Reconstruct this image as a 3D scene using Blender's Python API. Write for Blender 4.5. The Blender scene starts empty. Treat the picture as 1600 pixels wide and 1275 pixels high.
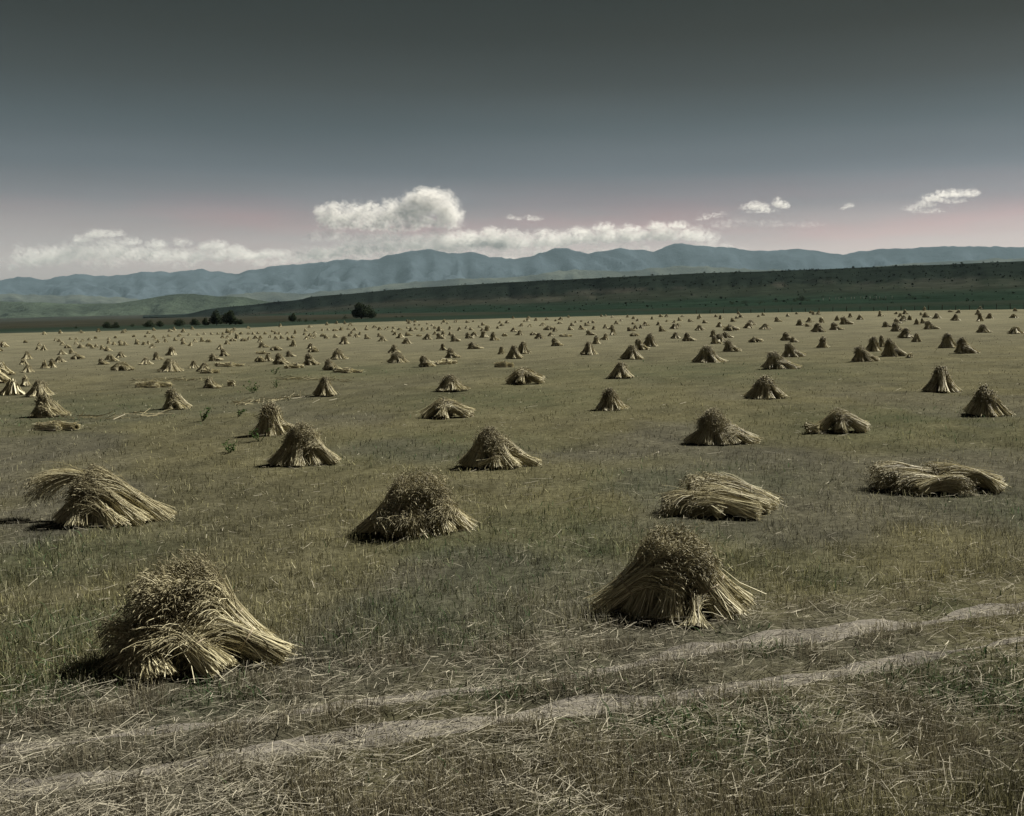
import bpy, math, random
import numpy as np
from mathutils import Vector

scene = bpy.context.scene
col = scene.collection

# ------------------------------------------------------------------ camera, sky, sun, exposure
EYE = 3.4                                   # the photographer stood on a wagon
cam_d = bpy.data.cameras.new('camera')
cam_d.sensor_width = 36.0
cam_d.lens = 36.0
cam_d.shift_y = -0.0978                     # view camera with a dropped back
cam_d.clip_start = 0.2
cam_d.clip_end = 150000
cam = bpy.data.objects.new('camera', cam_d)
cam.location = (0, 0, EYE)
cam.rotation_euler = (math.radians(90), 0, 0)
col.objects.link(cam)
scene.camera = cam

SUN_EL, SUN_AZ = math.radians(46), math.radians(63)      # azimuth from +Y towards +X
sun_dir = Vector((math.cos(SUN_EL)*math.sin(SUN_AZ), math.cos(SUN_EL)*math.cos(SUN_AZ), math.sin(SUN_EL)))
sun_d = bpy.data.lights.new('sun', 'SUN')
sun_d.energy = 5.0
sun_d.angle = math.radians(0.53)
sun_d.color = (1.0, 0.95, 0.85)
sun = bpy.data.objects.new('sun', sun_d)
sun.rotation_euler = sun_dir.to_track_quat('Z', 'Y').to_euler()
sun.location = (0, 0, 100)
col.objects.link(sun)

world = bpy.data.worlds.new('World')
scene.world = world
world.use_nodes = True
wt = world.node_tree
wt.nodes.clear()
def wn(kind, **kw):
    n = wt.nodes.new(kind)
    for k, v in kw.items():
        setattr(n, k, v)
    return n
sky = wn('ShaderNodeTexSky', sky_type='NISHITA', sun_disc=False, sun_elevation=SUN_EL, sun_rotation=SUN_AZ,
         air_density=1.0, dust_density=1.5, ozone_density=1.0)
hsv = wn('ShaderNodeHueSaturation'); hsv.inputs['Saturation'].default_value = 0.16
tc = wn('ShaderNodeTexCoord'); sep = wn('ShaderNodeSeparateXYZ')
ramp = wn('ShaderNodeValToRGB')            # old plate: blue sky registers darker the higher one looks
SKY = [(0.000, (0.86, 0.72, 0.66)), (0.045, (0.84, 0.68, 0.62)), (0.075, (0.51, 0.395, 0.375)), (0.10, (0.262, 0.228, 0.235)), (0.13, (0.128, 0.132, 0.144)),
       (0.17, (0.072, 0.080, 0.084)), (0.21, (0.038, 0.036, 0.032)), (0.255, (0.017, 0.0125, 0.007)), (0.30, (0.011, 0.008, 0.003)), (1.0, (0.009, 0.009, 0.008))]
cr = ramp.color_ramp
while len(cr.elements) > 1:
    cr.elements.remove(cr.elements[-1])
for i, (p, c) in enumerate(SKY):
    e = cr.elements[0] if i == 0 else cr.elements.new(p)
    e.position = p; e.color = (*c, 1)
nz = wn('ShaderNodeTexNoise'); nz.inputs['Scale'].default_value = 3.0; nz.inputs['Detail'].default_value = 5
mp = wn('ShaderNodeMapping'); mp.inputs['Scale'].default_value = (1.0, 1.0, 9.0)
mx = wn('ShaderNodeMix', data_type='RGBA', blend_type='MULTIPLY'); mx.inputs[0].default_value = 1.0
mr = wn('ShaderNodeMapRange'); mr.inputs['To Min'].default_value = 0.80; mr.inputs['To Max'].default_value = 1.22
mx2 = wn('ShaderNodeMix', data_type='RGBA', blend_type='MULTIPLY'); mx2.inputs[0].default_value = 1.0
bg = wn('ShaderNodeBackground'); bg.inputs['Strength'].default_value = 0.1
wo = wn('ShaderNodeOutputWorld')
L = wt.links.new
L(tc.outputs['Generated'], sep.inputs[0]); L(sep.outputs['Z'], ramp.inputs[0])
L(tc.outputs['Generated'], mp.inputs[0]); L(mp.outputs[0], nz.inputs['Vector']); L(nz.outputs['Fac'], mr.inputs['Value'])
L(sky.outputs[0], hsv.inputs['Color']); L(hsv.outputs[0], mx.inputs[6]); L(ramp.outputs[0], mx.inputs[7])
L(mx.outputs[2], mx2.inputs[6]); L(mr.outputs[0], mx2.inputs[7]); nz2 = wn('ShaderNodeTexNoise'); nz2.inputs['Scale'].default_value = 5.0; nz2.inputs['Detail'].default_value = 4
mp2 = wn('ShaderNodeMapping'); mp2.inputs['Scale'].default_value = (1.0, 1.0, 7.0); mp2.inputs['Location'].default_value = (3.1, .7, 0.2)
band = wn('ShaderNodeValToRGB')                     # patchy rosy tint in the sky a few degrees up
for e_, (p_, v_) in zip([band.color_ramp.elements[0], band.color_ramp.elements[1], band.color_ramp.elements.new(.085), band.color_ramp.elements.new(.13)], [(0.03, 0), (1.0, 0), (.085, 1), (.14, 0)]):
    e_.position = p_; e_.color = (v_, v_, v_, 1)
mrp = wn('ShaderNodeMapRange'); mrp.inputs['From Min'].default_value = 0.45; mrp.inputs['From Max'].default_value = 0.72; mrp.inputs['To Max'].default_value = 0.8
mm = wn('ShaderNodeMath', operation='MULTIPLY')
mx3 = wn('ShaderNodeMix', data_type='RGBA', blend_type='MULTIPLY'); mx3.inputs[7].default_value = (1.22, 0.94, 0.95, 1)
L(tc.outputs['Generated'], mp2.inputs[0]); L(mp2.outputs[0], nz2.inputs['Vector']); L(nz2.outputs['Fac'], mrp.inputs['Value'])
L(sep.outputs['Z'], band.inputs[0]); L(band.outputs[0], mm.inputs[0]); L(mrp.outputs[0], mm.inputs[1])
L(mm.outputs[0], mx3.inputs[0]); L(mx2.outputs[2], mx3.inputs[6]); L(mx3.outputs[2], bg.inputs['Color']); L(bg.outputs[0], wo.inputs['Surface'])

scene.view_settings.view_transform = 'Standard'
scene.view_settings.look = 'None'
scene.view_settings.exposure = 0.9
scene.view_settings.gamma = 1.0
scene.view_settings.use_curve_mapping = False
scene.cycles.max_bounces = 6
scene.cycles.diffuse_bounces = 1
scene.cycles.volume_bounces = 0
scene.cycles.transparent_max_bounces = 300

# ------------------------------------------------------------------ helpers
def prop(o, label=None, cat=None, group=None, kind=None):
    if label: o['label'] = label
    if cat: o['category'] = cat
    if group: o['group'] = group
    if kind: o['kind'] = kind
    return o

def empty(name, loc, rz=0.0):
    o = bpy.data.objects.new(name, None)
    o.empty_display_size = 0.3
    o.location = loc
    o.rotation_euler = (0, 0, rz)
    col.objects.link(o)
    return o

def mesh_np(name, V, quads=None, tris=None, attrs=None, colour=None, smooth=False):
    me = bpy.data.meshes.new(name)
    V = np.asarray(V, np.float32)
    me.vertices.add(len(V)); me.vertices.foreach_set('co', V.ravel())
    q = np.zeros((0, 4), np.int32) if quads is None else np.asarray(quads, np.int32)
    t = np.zeros((0, 3), np.int32) if tris is None else np.asarray(tris, np.int32)
    idx = np.concatenate([q.ravel(), t.ravel()])
    me.loops.add(len(idx)); me.loops.foreach_set('vertex_index', idx)
    starts = np.concatenate([np.arange(len(q))*4, len(q)*4 + np.arange(len(t))*3]).astype(np.int32)
    me.polygons.add(len(starts)); me.polygons.foreach_set('loop_start', starts)
    if smooth:
        me.polygons.foreach_set('use_smooth', np.ones(len(starts), bool))
    for k, a in (attrs or {}).items():
        at = me.attributes.new(k, 'FLOAT', 'POINT'); at.data.foreach_set('value', np.asarray(a, np.float32))
    if colour is not None:
        at = me.attributes.new('tint', 'FLOAT_COLOR', 'POINT')
        c4 = np.ones((len(V), 4), np.float32); c4[:, :3] = colour
        at.data.foreach_set('color', c4.ravel())
    me.update(calc_edges=True)
    return me

def link(name, me, m=None, parent=None):
    o = bpy.data.objects.new(name, me)
    if m is not None and not me.materials:
        me.materials.append(m)
    col.objects.link(o)
    if parent is not None:
        o.parent = parent
    return o

def hash2(ix, iy, seed):
    h = (ix.astype(np.int64)*374761393 + iy.astype(np.int64)*668265263 + seed*1274126177) & 0x7fffffff
    h = ((h ^ (h >> 13))*1274126177) & 0x7fffffff
    return ((h ^ (h >> 16)) & 0xffff)/65535.0

def vnoise(x, y, seed=0):
    x = np.asarray(x, float); y = np.asarray(y, float)
    ix, iy = np.floor(x), np.floor(y)
    fx, fy = x-ix, y-iy
    fx = fx*fx*(3-2*fx); fy = fy*fy*(3-2*fy)
    a, b = hash2(ix, iy, seed), hash2(ix+1, iy, seed)
    c, d = hash2(ix, iy+1, seed), hash2(ix+1, iy+1, seed)
    return (a*(1-fx)+b*fx)*(1-fy) + (c*(1-fx)+d*fx)*fy

def fbm(x, y, seed=0, octv=4, gain=0.5):
    s = 0; a = 1; n = 0
    for k in range(octv):
        s = s + a*vnoise(x*2**k + 17.3*k, y*2**k - 9.1*k, seed+k); n += a; a *= gain
    return s/n

def sstep(a, b, x):
    t = np.clip((x-a)/(b-a), 0, 1)
    return t*t*(3-2*t)

# ------------------------------------------------------------------ materials
def mat(name):
    m = bpy.data.materials.new(name); m.use_nodes = True
    m.node_tree.nodes.clear()
    return m, m.node_tree
def nd(nt, kind, **kw):
    n = nt.nodes.new(kind)
    for k, v in kw.items(): setattr(n, k, v)
    return n
def ramp_node(nt, stops):
    r = nd(nt, 'ShaderNodeValToRGB'); c = r.color_ramp
    while len(c.elements) > 1: c.elements.remove(c.elements[-1])
    for i, (p, v) in enumerate(stops):
        e = c.elements[0] if i == 0 else c.elements.new(p)
        e.position = p; e.color = (*v, 1)
    return r

def straw_material(name, stops, trans=0.25):
    m, nt = mat(name)
    at = nd(nt, 'ShaderNodeAttribute', attribute_name='tone')
    r = ramp_node(nt, stops)
    geo = nd(nt, 'ShaderNodeNewGeometry')
    nz = nd(nt, 'ShaderNodeTexNoise'); nz.inputs['Scale'].default_value = 1.7; nz.inputs['Detail'].default_value = 3
    ad = nd(nt, 'ShaderNodeMath', operation='MULTIPLY_ADD'); ad.inputs[1].default_value = 0.5; 
    sb = nd(nt, 'ShaderNodeMath', operation='SUBTRACT'); sb.inputs[1].default_value = 0.25
    nt.links.new(geo.outputs['Position'], nz.inputs['Vector'])
    nt.links.new(nz.outputs['Fac'], ad.inputs[0]); nt.links.new(at.outputs['Fac'], ad.inputs[2])
    nt.links.new(ad.outputs[0], sb.inputs[0]); nt.links.new(sb.outputs[0], r.inputs[0])
    d = nd(nt, 'ShaderNodeBsdfPrincipled'); d.inputs['Roughness'].default_value = 0.55; d.inputs['Specular IOR Level'].default_value = 0.3
    tr = nd(nt, 'ShaderNodeBsdfTranslucent'); mix = nd(nt, 'ShaderNodeMixShader'); mix.inputs[0].default_value = trans
    o = nd(nt, 'ShaderNodeOutputMaterial')
    nt.links.new(r.outputs[0], d.inputs['Base Color']); nt.links.new(r.outputs[0], tr.inputs['Color'])
    nt.links.new(d.outputs[0], mix.inputs[1]); nt.links.new(tr.outputs[0], mix.inputs[2]); nt.links.new(mix.outputs[0], o.inputs['Surface'])
    return m

def tint_material(name, trans=0.0, rough=1.0, spec=0.0, bump=0.0, bscale=20.0, vary=None):
    m, nt = mat(name)
    at = nd(nt, 'ShaderNodeAttribute', attribute_name='tint')
    d = nd(nt, 'ShaderNodeBsdfPrincipled'); d.inputs['Roughness'].default_value = rough; d.inputs['Specular IOR Level'].default_value = spec
    o = nd(nt, 'ShaderNodeOutputMaterial')
    src = at.outputs['Color']
    if vary:
        geo = nd(nt, 'ShaderNodeNewGeometry'); mpn = nd(nt, 'ShaderNodeMapping'); mpn.inputs['Scale'].default_value = vary[0]
        nz = nd(nt, 'ShaderNodeTexNoise'); nz.inputs['Scale'].default_value = 1.0; nz.inputs['Detail'].default_value = 8; nz.inputs['Roughness'].default_value = 0.72
        mr = nd(nt, 'ShaderNodeMapRange'); mr.inputs['From Min'].default_value = 0.3; mr.inputs['From Max'].default_value = 0.7
        mr.inputs['To Min'].default_value = vary[1]; mr.inputs['To Max'].default_value = vary[2]
        mx = nd(nt, 'ShaderNodeMix', data_type='RGBA', blend_type='MULTIPLY'); mx.inputs[0].default_value = 1.0
        nt.links.new(geo.outputs['Position'], mpn.inputs[0]); nt.links.new(mpn.outputs[0], nz.inputs['Vector']); nt.links.new(nz.outputs['Fac'], mr.inputs['Value'])
        nt.links.new(src, mx.inputs[6]); nt.links.new(mr.outputs[0], mx.inputs[7])
        src = mx.outputs[2]
        if bump:
            b = nd(nt, 'ShaderNodeBump'); b.inputs['Strength'].default_value = 0.7; b.inputs['Distance'].default_value = bump
            nt.links.new(nz.outputs['Fac'], b.inputs['Height']); nt.links.new(b.outputs[0], d.inputs['Normal'])
    nt.links.new(src, d.inputs['Base Color'])
    if trans:
        tr = nd(nt, 'ShaderNodeBsdfTranslucent'); mix = nd(nt, 'ShaderNodeMixShader'); mix.inputs[0].default_value = trans
        nt.links.new(src, tr.inputs['Color']); nt.links.new(d.outputs[0], mix.inputs[1]); nt.links.new(tr.outputs[0], mix.inputs[2])
        nt.links.new(mix.outputs[0], o.inputs['Surface'])
    else:
        nt.links.new(d.outputs[0], o.inputs['Surface'])
    return m

M_STRAW = straw_material('straw', [(0.0, (0.12, 0.104, 0.058)), (0.45, (0.36, 0.322, 0.190)), (0.8, (0.64, 0.585, 0.37)), (1.0, (0.78, 0.73, 0.51))], 0.14)
M_EARS = straw_material('grain_ears', [(0.0, (0.06, 0.052, 0.029)), (0.5, (0.19, 0.168, 0.096)), (1.0, (0.46, 0.415, 0.26))], 0.08)
M_TWINE = straw_material('binder_twine', [(0.0, (0.20, 0.165, 0.10)), (1.0, (0.30, 0.25, 0.15))], 0.0)
M_FIELD = tint_material('field_soil', bump=0.05, vary=((7.0, 7.0, 7.0), 0.5, 1.5))
M_TRACK = tint_material('packed_soil', bump=0.015, vary=((14.0, 14.0, 14.0), 0.7, 1.25))
M_BLADES = tint_material('stubble_blades', trans=0.25, rough=0.7)
M_LAND = tint_material('valley_ground', vary=((0.012, 0.05, 0.05), 0.6, 1.4))
M_MESA = tint_material('mesa_ground', bump=4.0, vary=((0.03, 0.03, 0.06), 0.55, 1.5))
M_ROCK = tint_material('mountain_ground', bump=160.0, vary=((0.0011, 0.0011, 0.0018), 0.5, 1.55))
M_LEAF = tint_material('tree_leaves', trans=0.3, rough=0.7)
M_BARK = tint_material('bark', vary=((3, 3, 1), 0.7, 1.3))
M_WOOD = tint_material('weathered_wood', vary=((20, 20, 3), 0.7, 1.3))

# ------------------------------------------------------------------ shape of the land
TILT = 0.025                                # the field falls away to the left
EDGE_U = np.array([-1.6, -0.625, -0.478, -0.25, -0.15, 0.0, 0.125, 0.3125, 0.475, 0.625, 1.6])
EDGE_Y = np.array([272, 272, 273, 262, 325, 340, 340, 296, 250, 228, 200.0])
def field_edge(u):
    return np.interp(u, EDGE_U, EDGE_Y)

RUT_A = np.array([(-14, 4.9), (-8.0, 6.7), (-4.32, 8.03), (-3.89, 8.18), (-2.55, 8.67), (-1.35, 9.02), (0.3, 9.46), (1.9, 10.14), (3.29, 10.53), (5.35, 11.26), (6.42, 11.67), (12, 13.9), (20, 17.2)])
RUT_B = np.array([(-13, 4.1), (-8.0, 5.9), (-4.01, 7.28), (-3.52, 7.4), (-2.42, 7.75), (-1.61, 8.05), (-0.52, 8.35), (0.54, 8.68), (2.29, 9.16), (3.62, 9.65), (4.8, 10.11), (5.86, 10.54), (12, 13.0), (20, 16.2)])
def rut_dist(x, y):
    da = y - np.interp(x, RUT_A[:, 0], RUT_A[:, 1]); db = y - np.interp(x, RUT_B[:, 0], RUT_B[:, 1])
    return da*0.93, db*0.93
def gz(x, y):
    x = np.asarray(x, float); y = np.asarray(y, float)
    z = TILT*x
    near = sstep(130, 30, np.hypot(x, y))
    z = z + near*((fbm(x*0.9, y*0.9, 3, 3)-0.5)*0.09 + (vnoise(x*0.13, y*0.13, 8)-0.5)*0.12)
    da, db = rut_dist(x, y)
    k = sstep(60, 20, np.abs(x))
    z = z - k*0.06*(np.exp(-(da/0.22)**2) + np.exp(-(db/0.22)**2))
    return z

GREEN = np.array([(-6.5, 14.65, 1.1), (-1.12, 11.22, .9), (-4.84, 11.07, .8), (3.87, 8.97, .55), (1.6, 8.28, .6), (-0.11, 9.17, .35), (0.62, 9.43, .3), (2.45, 10.19, .3), (-0.32, 12.86, .7),
    (3.93, 12.46, .4), (-16.0, 38.2, 5), (9.28, 51.2, 6), (-9.56, 58.8, 5), (10.5, 28.0, 3), (0, 39.1, 4), (-0.72, 14.4, .8), (-2.6, 9.0, .35), (-4.6, 9.3, .6), (4.8, 11.2, .3), (1.2, 15.0, 2.0), (3.4, 20.0, 1.8), (-1.8, 26, 2.2), (8.5, 16.4, 1.2)])
def green_w(x, y):
    w = np.zeros_like(x)
    for gx, gy, r in GREEN:
        w = np.maximum(w, np.exp(-(((x-gx)/(r*1.3))**2 + ((y-gy)/(r*1.5))**2)))
    return np.clip(w*1.0*(0.1+1.2*fbm(x*1.7, y*1.2, 31, 3)), 0, 1)

def field_tint(x, y):
    """colour of the dry stubble: patches of straw, brown, grey-violet and green plants"""
    d = np.hypot(x, y)[:, None]
    big = fbm(x*0.16, y*0.11, 41, 4)[:, None]; mid = fbm(x*0.8, y*0.55, 47, 4)[:, None]
    straw = np.array((0.148, 0.137, 0.074)); brown = np.array((0.086, 0.083, 0.050)); grey = np.array((0.098, 0.096, 0.086))
    c = brown + (straw-brown)*sstep(0.35, 0.68, 0.5*big+0.5*mid)
    g2 = fbm(x*0.23+50, y*0.16, 59, 3)[:, None]
    c = c + (grey-c)*0.75*sstep(0.50, 0.66, g2)*sstep(60, 20, d)
    c = c + (np.array((0.128, 0.123, 0.088))*(0.72+0.56*fbm(x*.06, y*.025, 141, 4)[:, None])-c)*0.85*sstep(25, 110, d)
    c = c*0.55+np.array((.124, .116, .074))*0.45*(0.1+1.8*fbm(x*2.6, y*1.6, 131, 4)[:, None])
    g = green_w(x, y)[:, None]
    c = c + (np.array((0.056, 0.074, 0.042))-c)*g*0.5
    return c

# the field: rows spaced by distance so that relief stays fine near the camera

us = np.linspace(-2.6, 2.6, 420)
tt = np.linspace(0, 1, 300)
U, T = np.meshgrid(us, tt)
E = field_edge(U)
Yg = 2.2*(E/2.2)**T
Xg = U*(Yg+1.5)
Zg = gz(Xg, Yg)
V = np.stack([Xg, Yg, Zg], -1).reshape(-1, 3)
def grid_quads(nr, nc):
    a = np.arange(nr*nc).reshape(nr, nc)
    return np.stack([a[:-1, :-1], a[:-1, 1:], a[1:, 1:], a[1:, :-1]], -1).reshape(-1, 4)
tint = field_tint(V[:, 0], V[:, 1])*np.interp(np.hypot(V[:, 0], V[:, 1]), [8, 30, 70, 160], [0.60, 0.62, 0.75, 1.0])[:, None]   # ground tint darkened nearby so the blades blend in, lighter far off
field = prop(link('field_ground', mesh_np('field_ground', V, grid_quads(*U.shape), colour=tint, smooth=True), M_FIELD), 'dry stubble field sloping gently down to the left', 'field', kind='structure')

# wheel tracks: two strips of packed pale soil laid in the ruts, ragged at the sides
def track(rut, seed):
    xs = np.arange(-12, 19, 0.07)
    k = np.linspace(-1, 1, 9)
    yc = np.interp(xs, rut[:, 0], rut[:, 1]) + (fbm(xs*0.4, xs*0, seed, 2)-0.5)*0.2
    hw = np.clip(0.36*(fbm(xs*1.1, xs*0+seed, seed+3, 3)-.12), 0.02, .3)
    hl = hw*(0.7+0.7*vnoise(xs*2.3, xs*0, seed+7)); hr = hw*(0.7+0.7*vnoise(xs*2.3, xs*0, seed+9))
    off = np.where(k[None] < 0, k[None]*hl[:, None], k[None]*hr[:, None])
    X = np.repeat(xs[:, None], 9, 1); Y = yc[:, None]+off
    Z = gz(X, Y)+0.014 - 0.02*np.abs(k[None])**3 + (fbm(X*6, Y*6, seed+30, 3)-.5)*.035*(1-np.abs(k[None]))
    V = np.stack([X, Y, Z], -1).reshape(-1, 3)
    n = fbm(V[:, 0]*3, V[:, 1]*3, seed+20, 4)[:, None]
    c = np.array((0.158, 0.147, 0.126))*(0.4+1.05*n)
    return mesh_np('wheel_track', V, grid_quads(len(xs), 9)[:, ::-1], colour=c, smooth=True)
prop(link('dirt_track', track(RUT_A, 5), M_TRACK), 'farther worn wheel rut of pale soil passing before the big shocks', 'track', kind='structure')
prop(link('dirt_track', track(RUT_B, 9), M_TRACK), 'nearer worn wheel rut of pale soil along the bottom of the field', 'track', kind='structure')

# ------------------------------------------------------------------ valley floor beyond the field
tt = np.concatenate([np.linspace(0, 0.5, 130), np.linspace(0.5, 1, 50)[1:]])
U, T = np.meshgrid(np.linspace(-1.7, 1.7, 300), tt)
E = field_edge(U)
Yv = E*(24000/E)**T
Xv = U*(Yv+1.5)
Zv = TILT*Xv*1.0
flat = sstep(2500, 9000, Yv)
Zv = Zv*(1-flat) + flat*(TILT*U*2500) + (fbm(Xv/90, Yv/90, 12, 3)-0.5)*1.0*sstep(300, 700, Yv)
V = np.stack([Xv, Yv, Zv], -1).reshape(-1, 3)
x, y = V[:, 0], V[:, 1]; u = x/y; e = field_edge(u)
n1 = fbm(x/160, y/40, 71, 4); n2 = fbm(x/50, y/18, 75, 4)
green = np.array((0.013, 0.022, 0.0155)); pale = np.array((0.034, 0.042, 0.032)); brown = np.array((0.027, 0.027, 0.0195)); dark = np.array((0.009, 0.013, 0.009))
c = green[None]*(0.75+0.6*n2[:, None])
c = c + (pale-c)*(0.55*sstep(0.52, 0.66, n1)*sstep(0.2, -0.4, u))[:, None]
far = sstep(1.35, 1.75, y/e + 0.5*(n1-0.5))
c = c + (brown*(0.7+0.6*n1[:, None])-c)*(far*sstep(0.1, -0.25, u)+0.3*far)[:, None].clip(0, 1)
c = c + (dark-c)*(0.6*sstep(0.55, 0.68, n2)*far)[:, None]
prop(link('valley_meadow', mesh_np('valley_meadow', V, grid_quads(*U.shape), colour=c, smooth=True), M_LAND), 'green bottomland meadow beyond the far edge of the stubble', 'meadow', kind='structure')

# ------------------------------------------------------------------ mesa
PU = lambda px: (np.asarray(px, float)-800)/1600
RIM = np.array([(200, 497), (290, 492.5), (320, 484), (350, 480), (400, 475.5), (440, 471), (470, 468), (485, 464), (530, 460.5), (560, 457.5), (600, 454), (640, 450.5), (720, 445.5), (800, 441), (900, 436), (1000, 431.5), (1100, 427), (1200, 423.5), (1300, 420), (1430, 414.5), (1560, 409.5), (1700, 404), (2100, 390), (3000, 372)])
APR = np.array([(200, 499), (290, 496.5), (400, 491), (500, 483), (560, 476), (640, 470), (700, 468.5), (800, 467), (950, 460), (1100, 453), (1300, 446), (1560, 438), (1700, 434), (2100, 424), (3000, 410)])
us = np.linspace(-0.36, 1.35, 560)
rim_y = np.interp(us, [-0.36, -0.2, 0.1, 0.5, 1.35], [3300, 2500, 1700, 1450, 1300])
apr_y = rim_y*np.interp(us, [-0.36, 0.5], [0.93, 0.86])
fo_y = np.interp(us, [-0.36, -0.2, 0.0, 0.5, 1.35], [2900, 1750, 760, 560, 520])
rim_h = EYE - (np.interp(us, PU(RIM[:, 0]), RIM[:, 1])-481)/1600*rim_y
apr_h = EYE - (np.interp(us, PU(APR[:, 0]), APR[:, 1])-481)/1600*apr_y
rows_t = np.concatenate([np.linspace(0, 1, 40)[:-1], 1+np.linspace(0, 1, 56)[:-1], 2+np.linspace(0, 1, 30)])
Us, Ts = np.meshgrid(us, rows_t)
gul = fbm(Us*38, Ts*0+0.3, 83, 4)
ap_t = np.clip(Ts, 0, 1); fa_t = np.clip(Ts-1, 0, 1); pl_t = np.clip(Ts-2, 0, 1)
RY, AY, FY = rim_y[None]+0*Ts, apr_y[None]+0*Ts, fo_y[None]+0*Ts
Ym = np.where(Ts <= 1, FY+(AY-FY)*ap_t, np.where(Ts <= 2, AY+(RY-AY)*fa_t, RY+pl_t*5500))
Ym = Ym + np.where((Ts > 0.6) & (Ts < 2.0), (gul-0.5)*170*np.sin(np.pi*np.clip((Ts-0.6)/1.4, 0, 1))*(RY/1700), 0)
Xm = Us*Ym
foot = TILT*Us*np.minimum(FY, 2500) - 0.8
f2 = np.where(fa_t < .8, fa_t*0.9, 0.72+(fa_t-.8)*1.4)
Zm = np.where(Ts <= 1, foot+(apr_h[None]-foot)*ap_t**1.5, np.where(Ts <= 2, apr_h[None]+(rim_h-apr_h)[None]*f2, rim_h[None] - pl_t*25))
Zm = Zm + (fbm(Xm/70, Ym/70, 85, 4)-0.5)*np.where(Ts < 2, 5.0*sstep(0, 0.6, Ts), 2.0)
V = np.stack([Xm, Ym, Zm], -1).reshape(-1, 3)
t = Ts.ravel(); x, y = V[:, 0], V[:, 1]; u = Us.ravel()
n1 = fbm(x/220, y/60, 91, 4); n2 = fbm(x/45, y/30, 95, 4); n3 = fbm(u*30, t*1.3, 97, 4)
scrub = np.array((0.009, 0.013, 0.010)); talus = np.array((0.052, 0.051, 0.041)); flatg = np.array((0.011, 0.020, 0.0135)); brn = np.array((0.020, 0.021, 0.0155))
face = sstep(0.95, 1.25, t+0.5*(n3-0.5))[:, None]
c = flatg*(0.7+0.7*n2[:, None])
mid = (sstep(0.35, 0.8, t+0.3*(n1-.5)))[:, None]
c = c + (brn*(0.7+0.6*n2[:, None])-c)*mid*np.interp(u, [-0.3, -0.05, 0.2, 0.5], [1.0, 0.9, 0.55, 0.5])[:, None]
st = (sstep(0.55, 0.9, t)*sstep(1.5, 1.05, t)*sstep(0.42, 0.62, n3)*np.interp(u, [-.02, .05, .12, .25, .32], [.15, .7, 1, .8, .3]))[:, None]
c = c + (scrub*(0.7+0.7*n2[:, None])-c)*face
c = c + (talus-c)*st*0.85
mesa = prop(link('mesa', mesh_np('mesa', V, grid_quads(*Us.shape), colour=c, smooth=True), M_MESA), 'long flat-topped dark mesa rising to the right behind the field', 'mesa', kind='structure')
MESA_V = V.reshape(*Us.shape, 3)
def mesa_point(uu, ts):
    i = int(round((uu-us[0])/(us[-1]-us[0])*(len(us)-1))); j = int(np.argmin(np.abs(rows_t-ts)))
    return Vector(MESA_V[j, i])

# ------------------------------------------------------------------ far hills and mountains
def ridge(name, prof, ycrest, yfoot, yback, foot_px, seed, relief, tintf, label, cat, nu=600, sharp=1.0, umax=1.2):
    us_ = np.linspace(-umax, umax, nu); ts_ = np.concatenate([np.linspace(0, 1, 70), np.linspace(1, 2, 14)[1:]])
    Us_, Ts_ = np.meshgrid(us_, ts_)
    top = np.interp(us_, PU(prof[:, 0]), prof[:, 1]) + ((1-np.abs(2*fbm(us_*70, us_*0, seed+1, 5, .6)-1))-.6)*1.6*sharp
    crest_y = ycrest*(1+0.05*(fbm(us_*9, us_*0, seed+2, 2)-0.5))
    h = EYE - (top-481)/1600*crest_y
    z0 = EYE - (foot_px-481)/1600*yfoot
    a = np.clip(Ts_, 0, 1); b = np.clip(Ts_-1, 0, 1)
    Y_ = yfoot+(crest_y[None]-yfoot)*a + b*(yback-crest_y)[None]
    X_ = Us_*Y_
    spur = 1-np.abs(2*fbm(Us_*34+2.2*(fbm(Us_*9, a*2, seed+5, 3)-.5), a*1.3, seed+6, 5, .58)-1)
    spur2 = 1-np.abs(2*fbm(Us_*60, a*2.2, seed+9, 3)-1)
    body = a**1.25
    Z_ = z0 + (h[None]-z0)*body
    Z_ = Z_ - (h[None]-z0)*relief*np.sin(np.pi*np.clip(a, 0, 1))**0.8*(0.75*(1-spur)*1.9+0.35*(1-spur2))
    Z_ = np.where(Ts_ > 1, h[None]*(1-b)**1.3 + (z0-50)*(1-(1-b)**1.3), Z_)
    V_ = np.stack([X_, Y_, Z_], -1).reshape(-1, 3)
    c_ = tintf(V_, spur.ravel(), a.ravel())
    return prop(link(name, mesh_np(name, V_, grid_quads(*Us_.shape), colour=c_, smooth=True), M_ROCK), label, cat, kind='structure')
FOOT_HILL = np.array([(-600, 478), (-200, 472), (0, 470.5), (60, 472), (110, 474), (180, 473.5), (205, 470), (230, 466), (262, 460.5), (280, 458.5), (300, 458.7), (320, 460.5), (345, 463.5), (360, 462.5), (380, 464), (405, 468.5), (430, 472.5), (470, 478), (520, 486), (600, 494), (3200, 500)])
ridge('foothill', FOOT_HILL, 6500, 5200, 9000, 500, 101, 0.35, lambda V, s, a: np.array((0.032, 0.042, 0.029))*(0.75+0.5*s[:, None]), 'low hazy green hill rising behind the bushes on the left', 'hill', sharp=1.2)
LOW = np.array([(-800, 465), (0, 458), (150, 462), (260, 470), (330, 462), (420, 455), (470, 458), (560, 449), (640, 440), (700, 436), (800, 432), (900, 420), (980, 423), (1060, 414), (1150, 419), (1300, 424), (1420, 410), (1560, 404), (1800, 400), (2600, 400)])
ridge('foothill', LOW, 15500, 11000, 18500, 492, 131, 0.5, lambda V, s, a: np.array((0.050, 0.056, 0.044))*(0.65+0.7*s[:, None]), 'pale front range of foothills below the mountain crest', 'hill', sharp=3.0)
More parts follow.
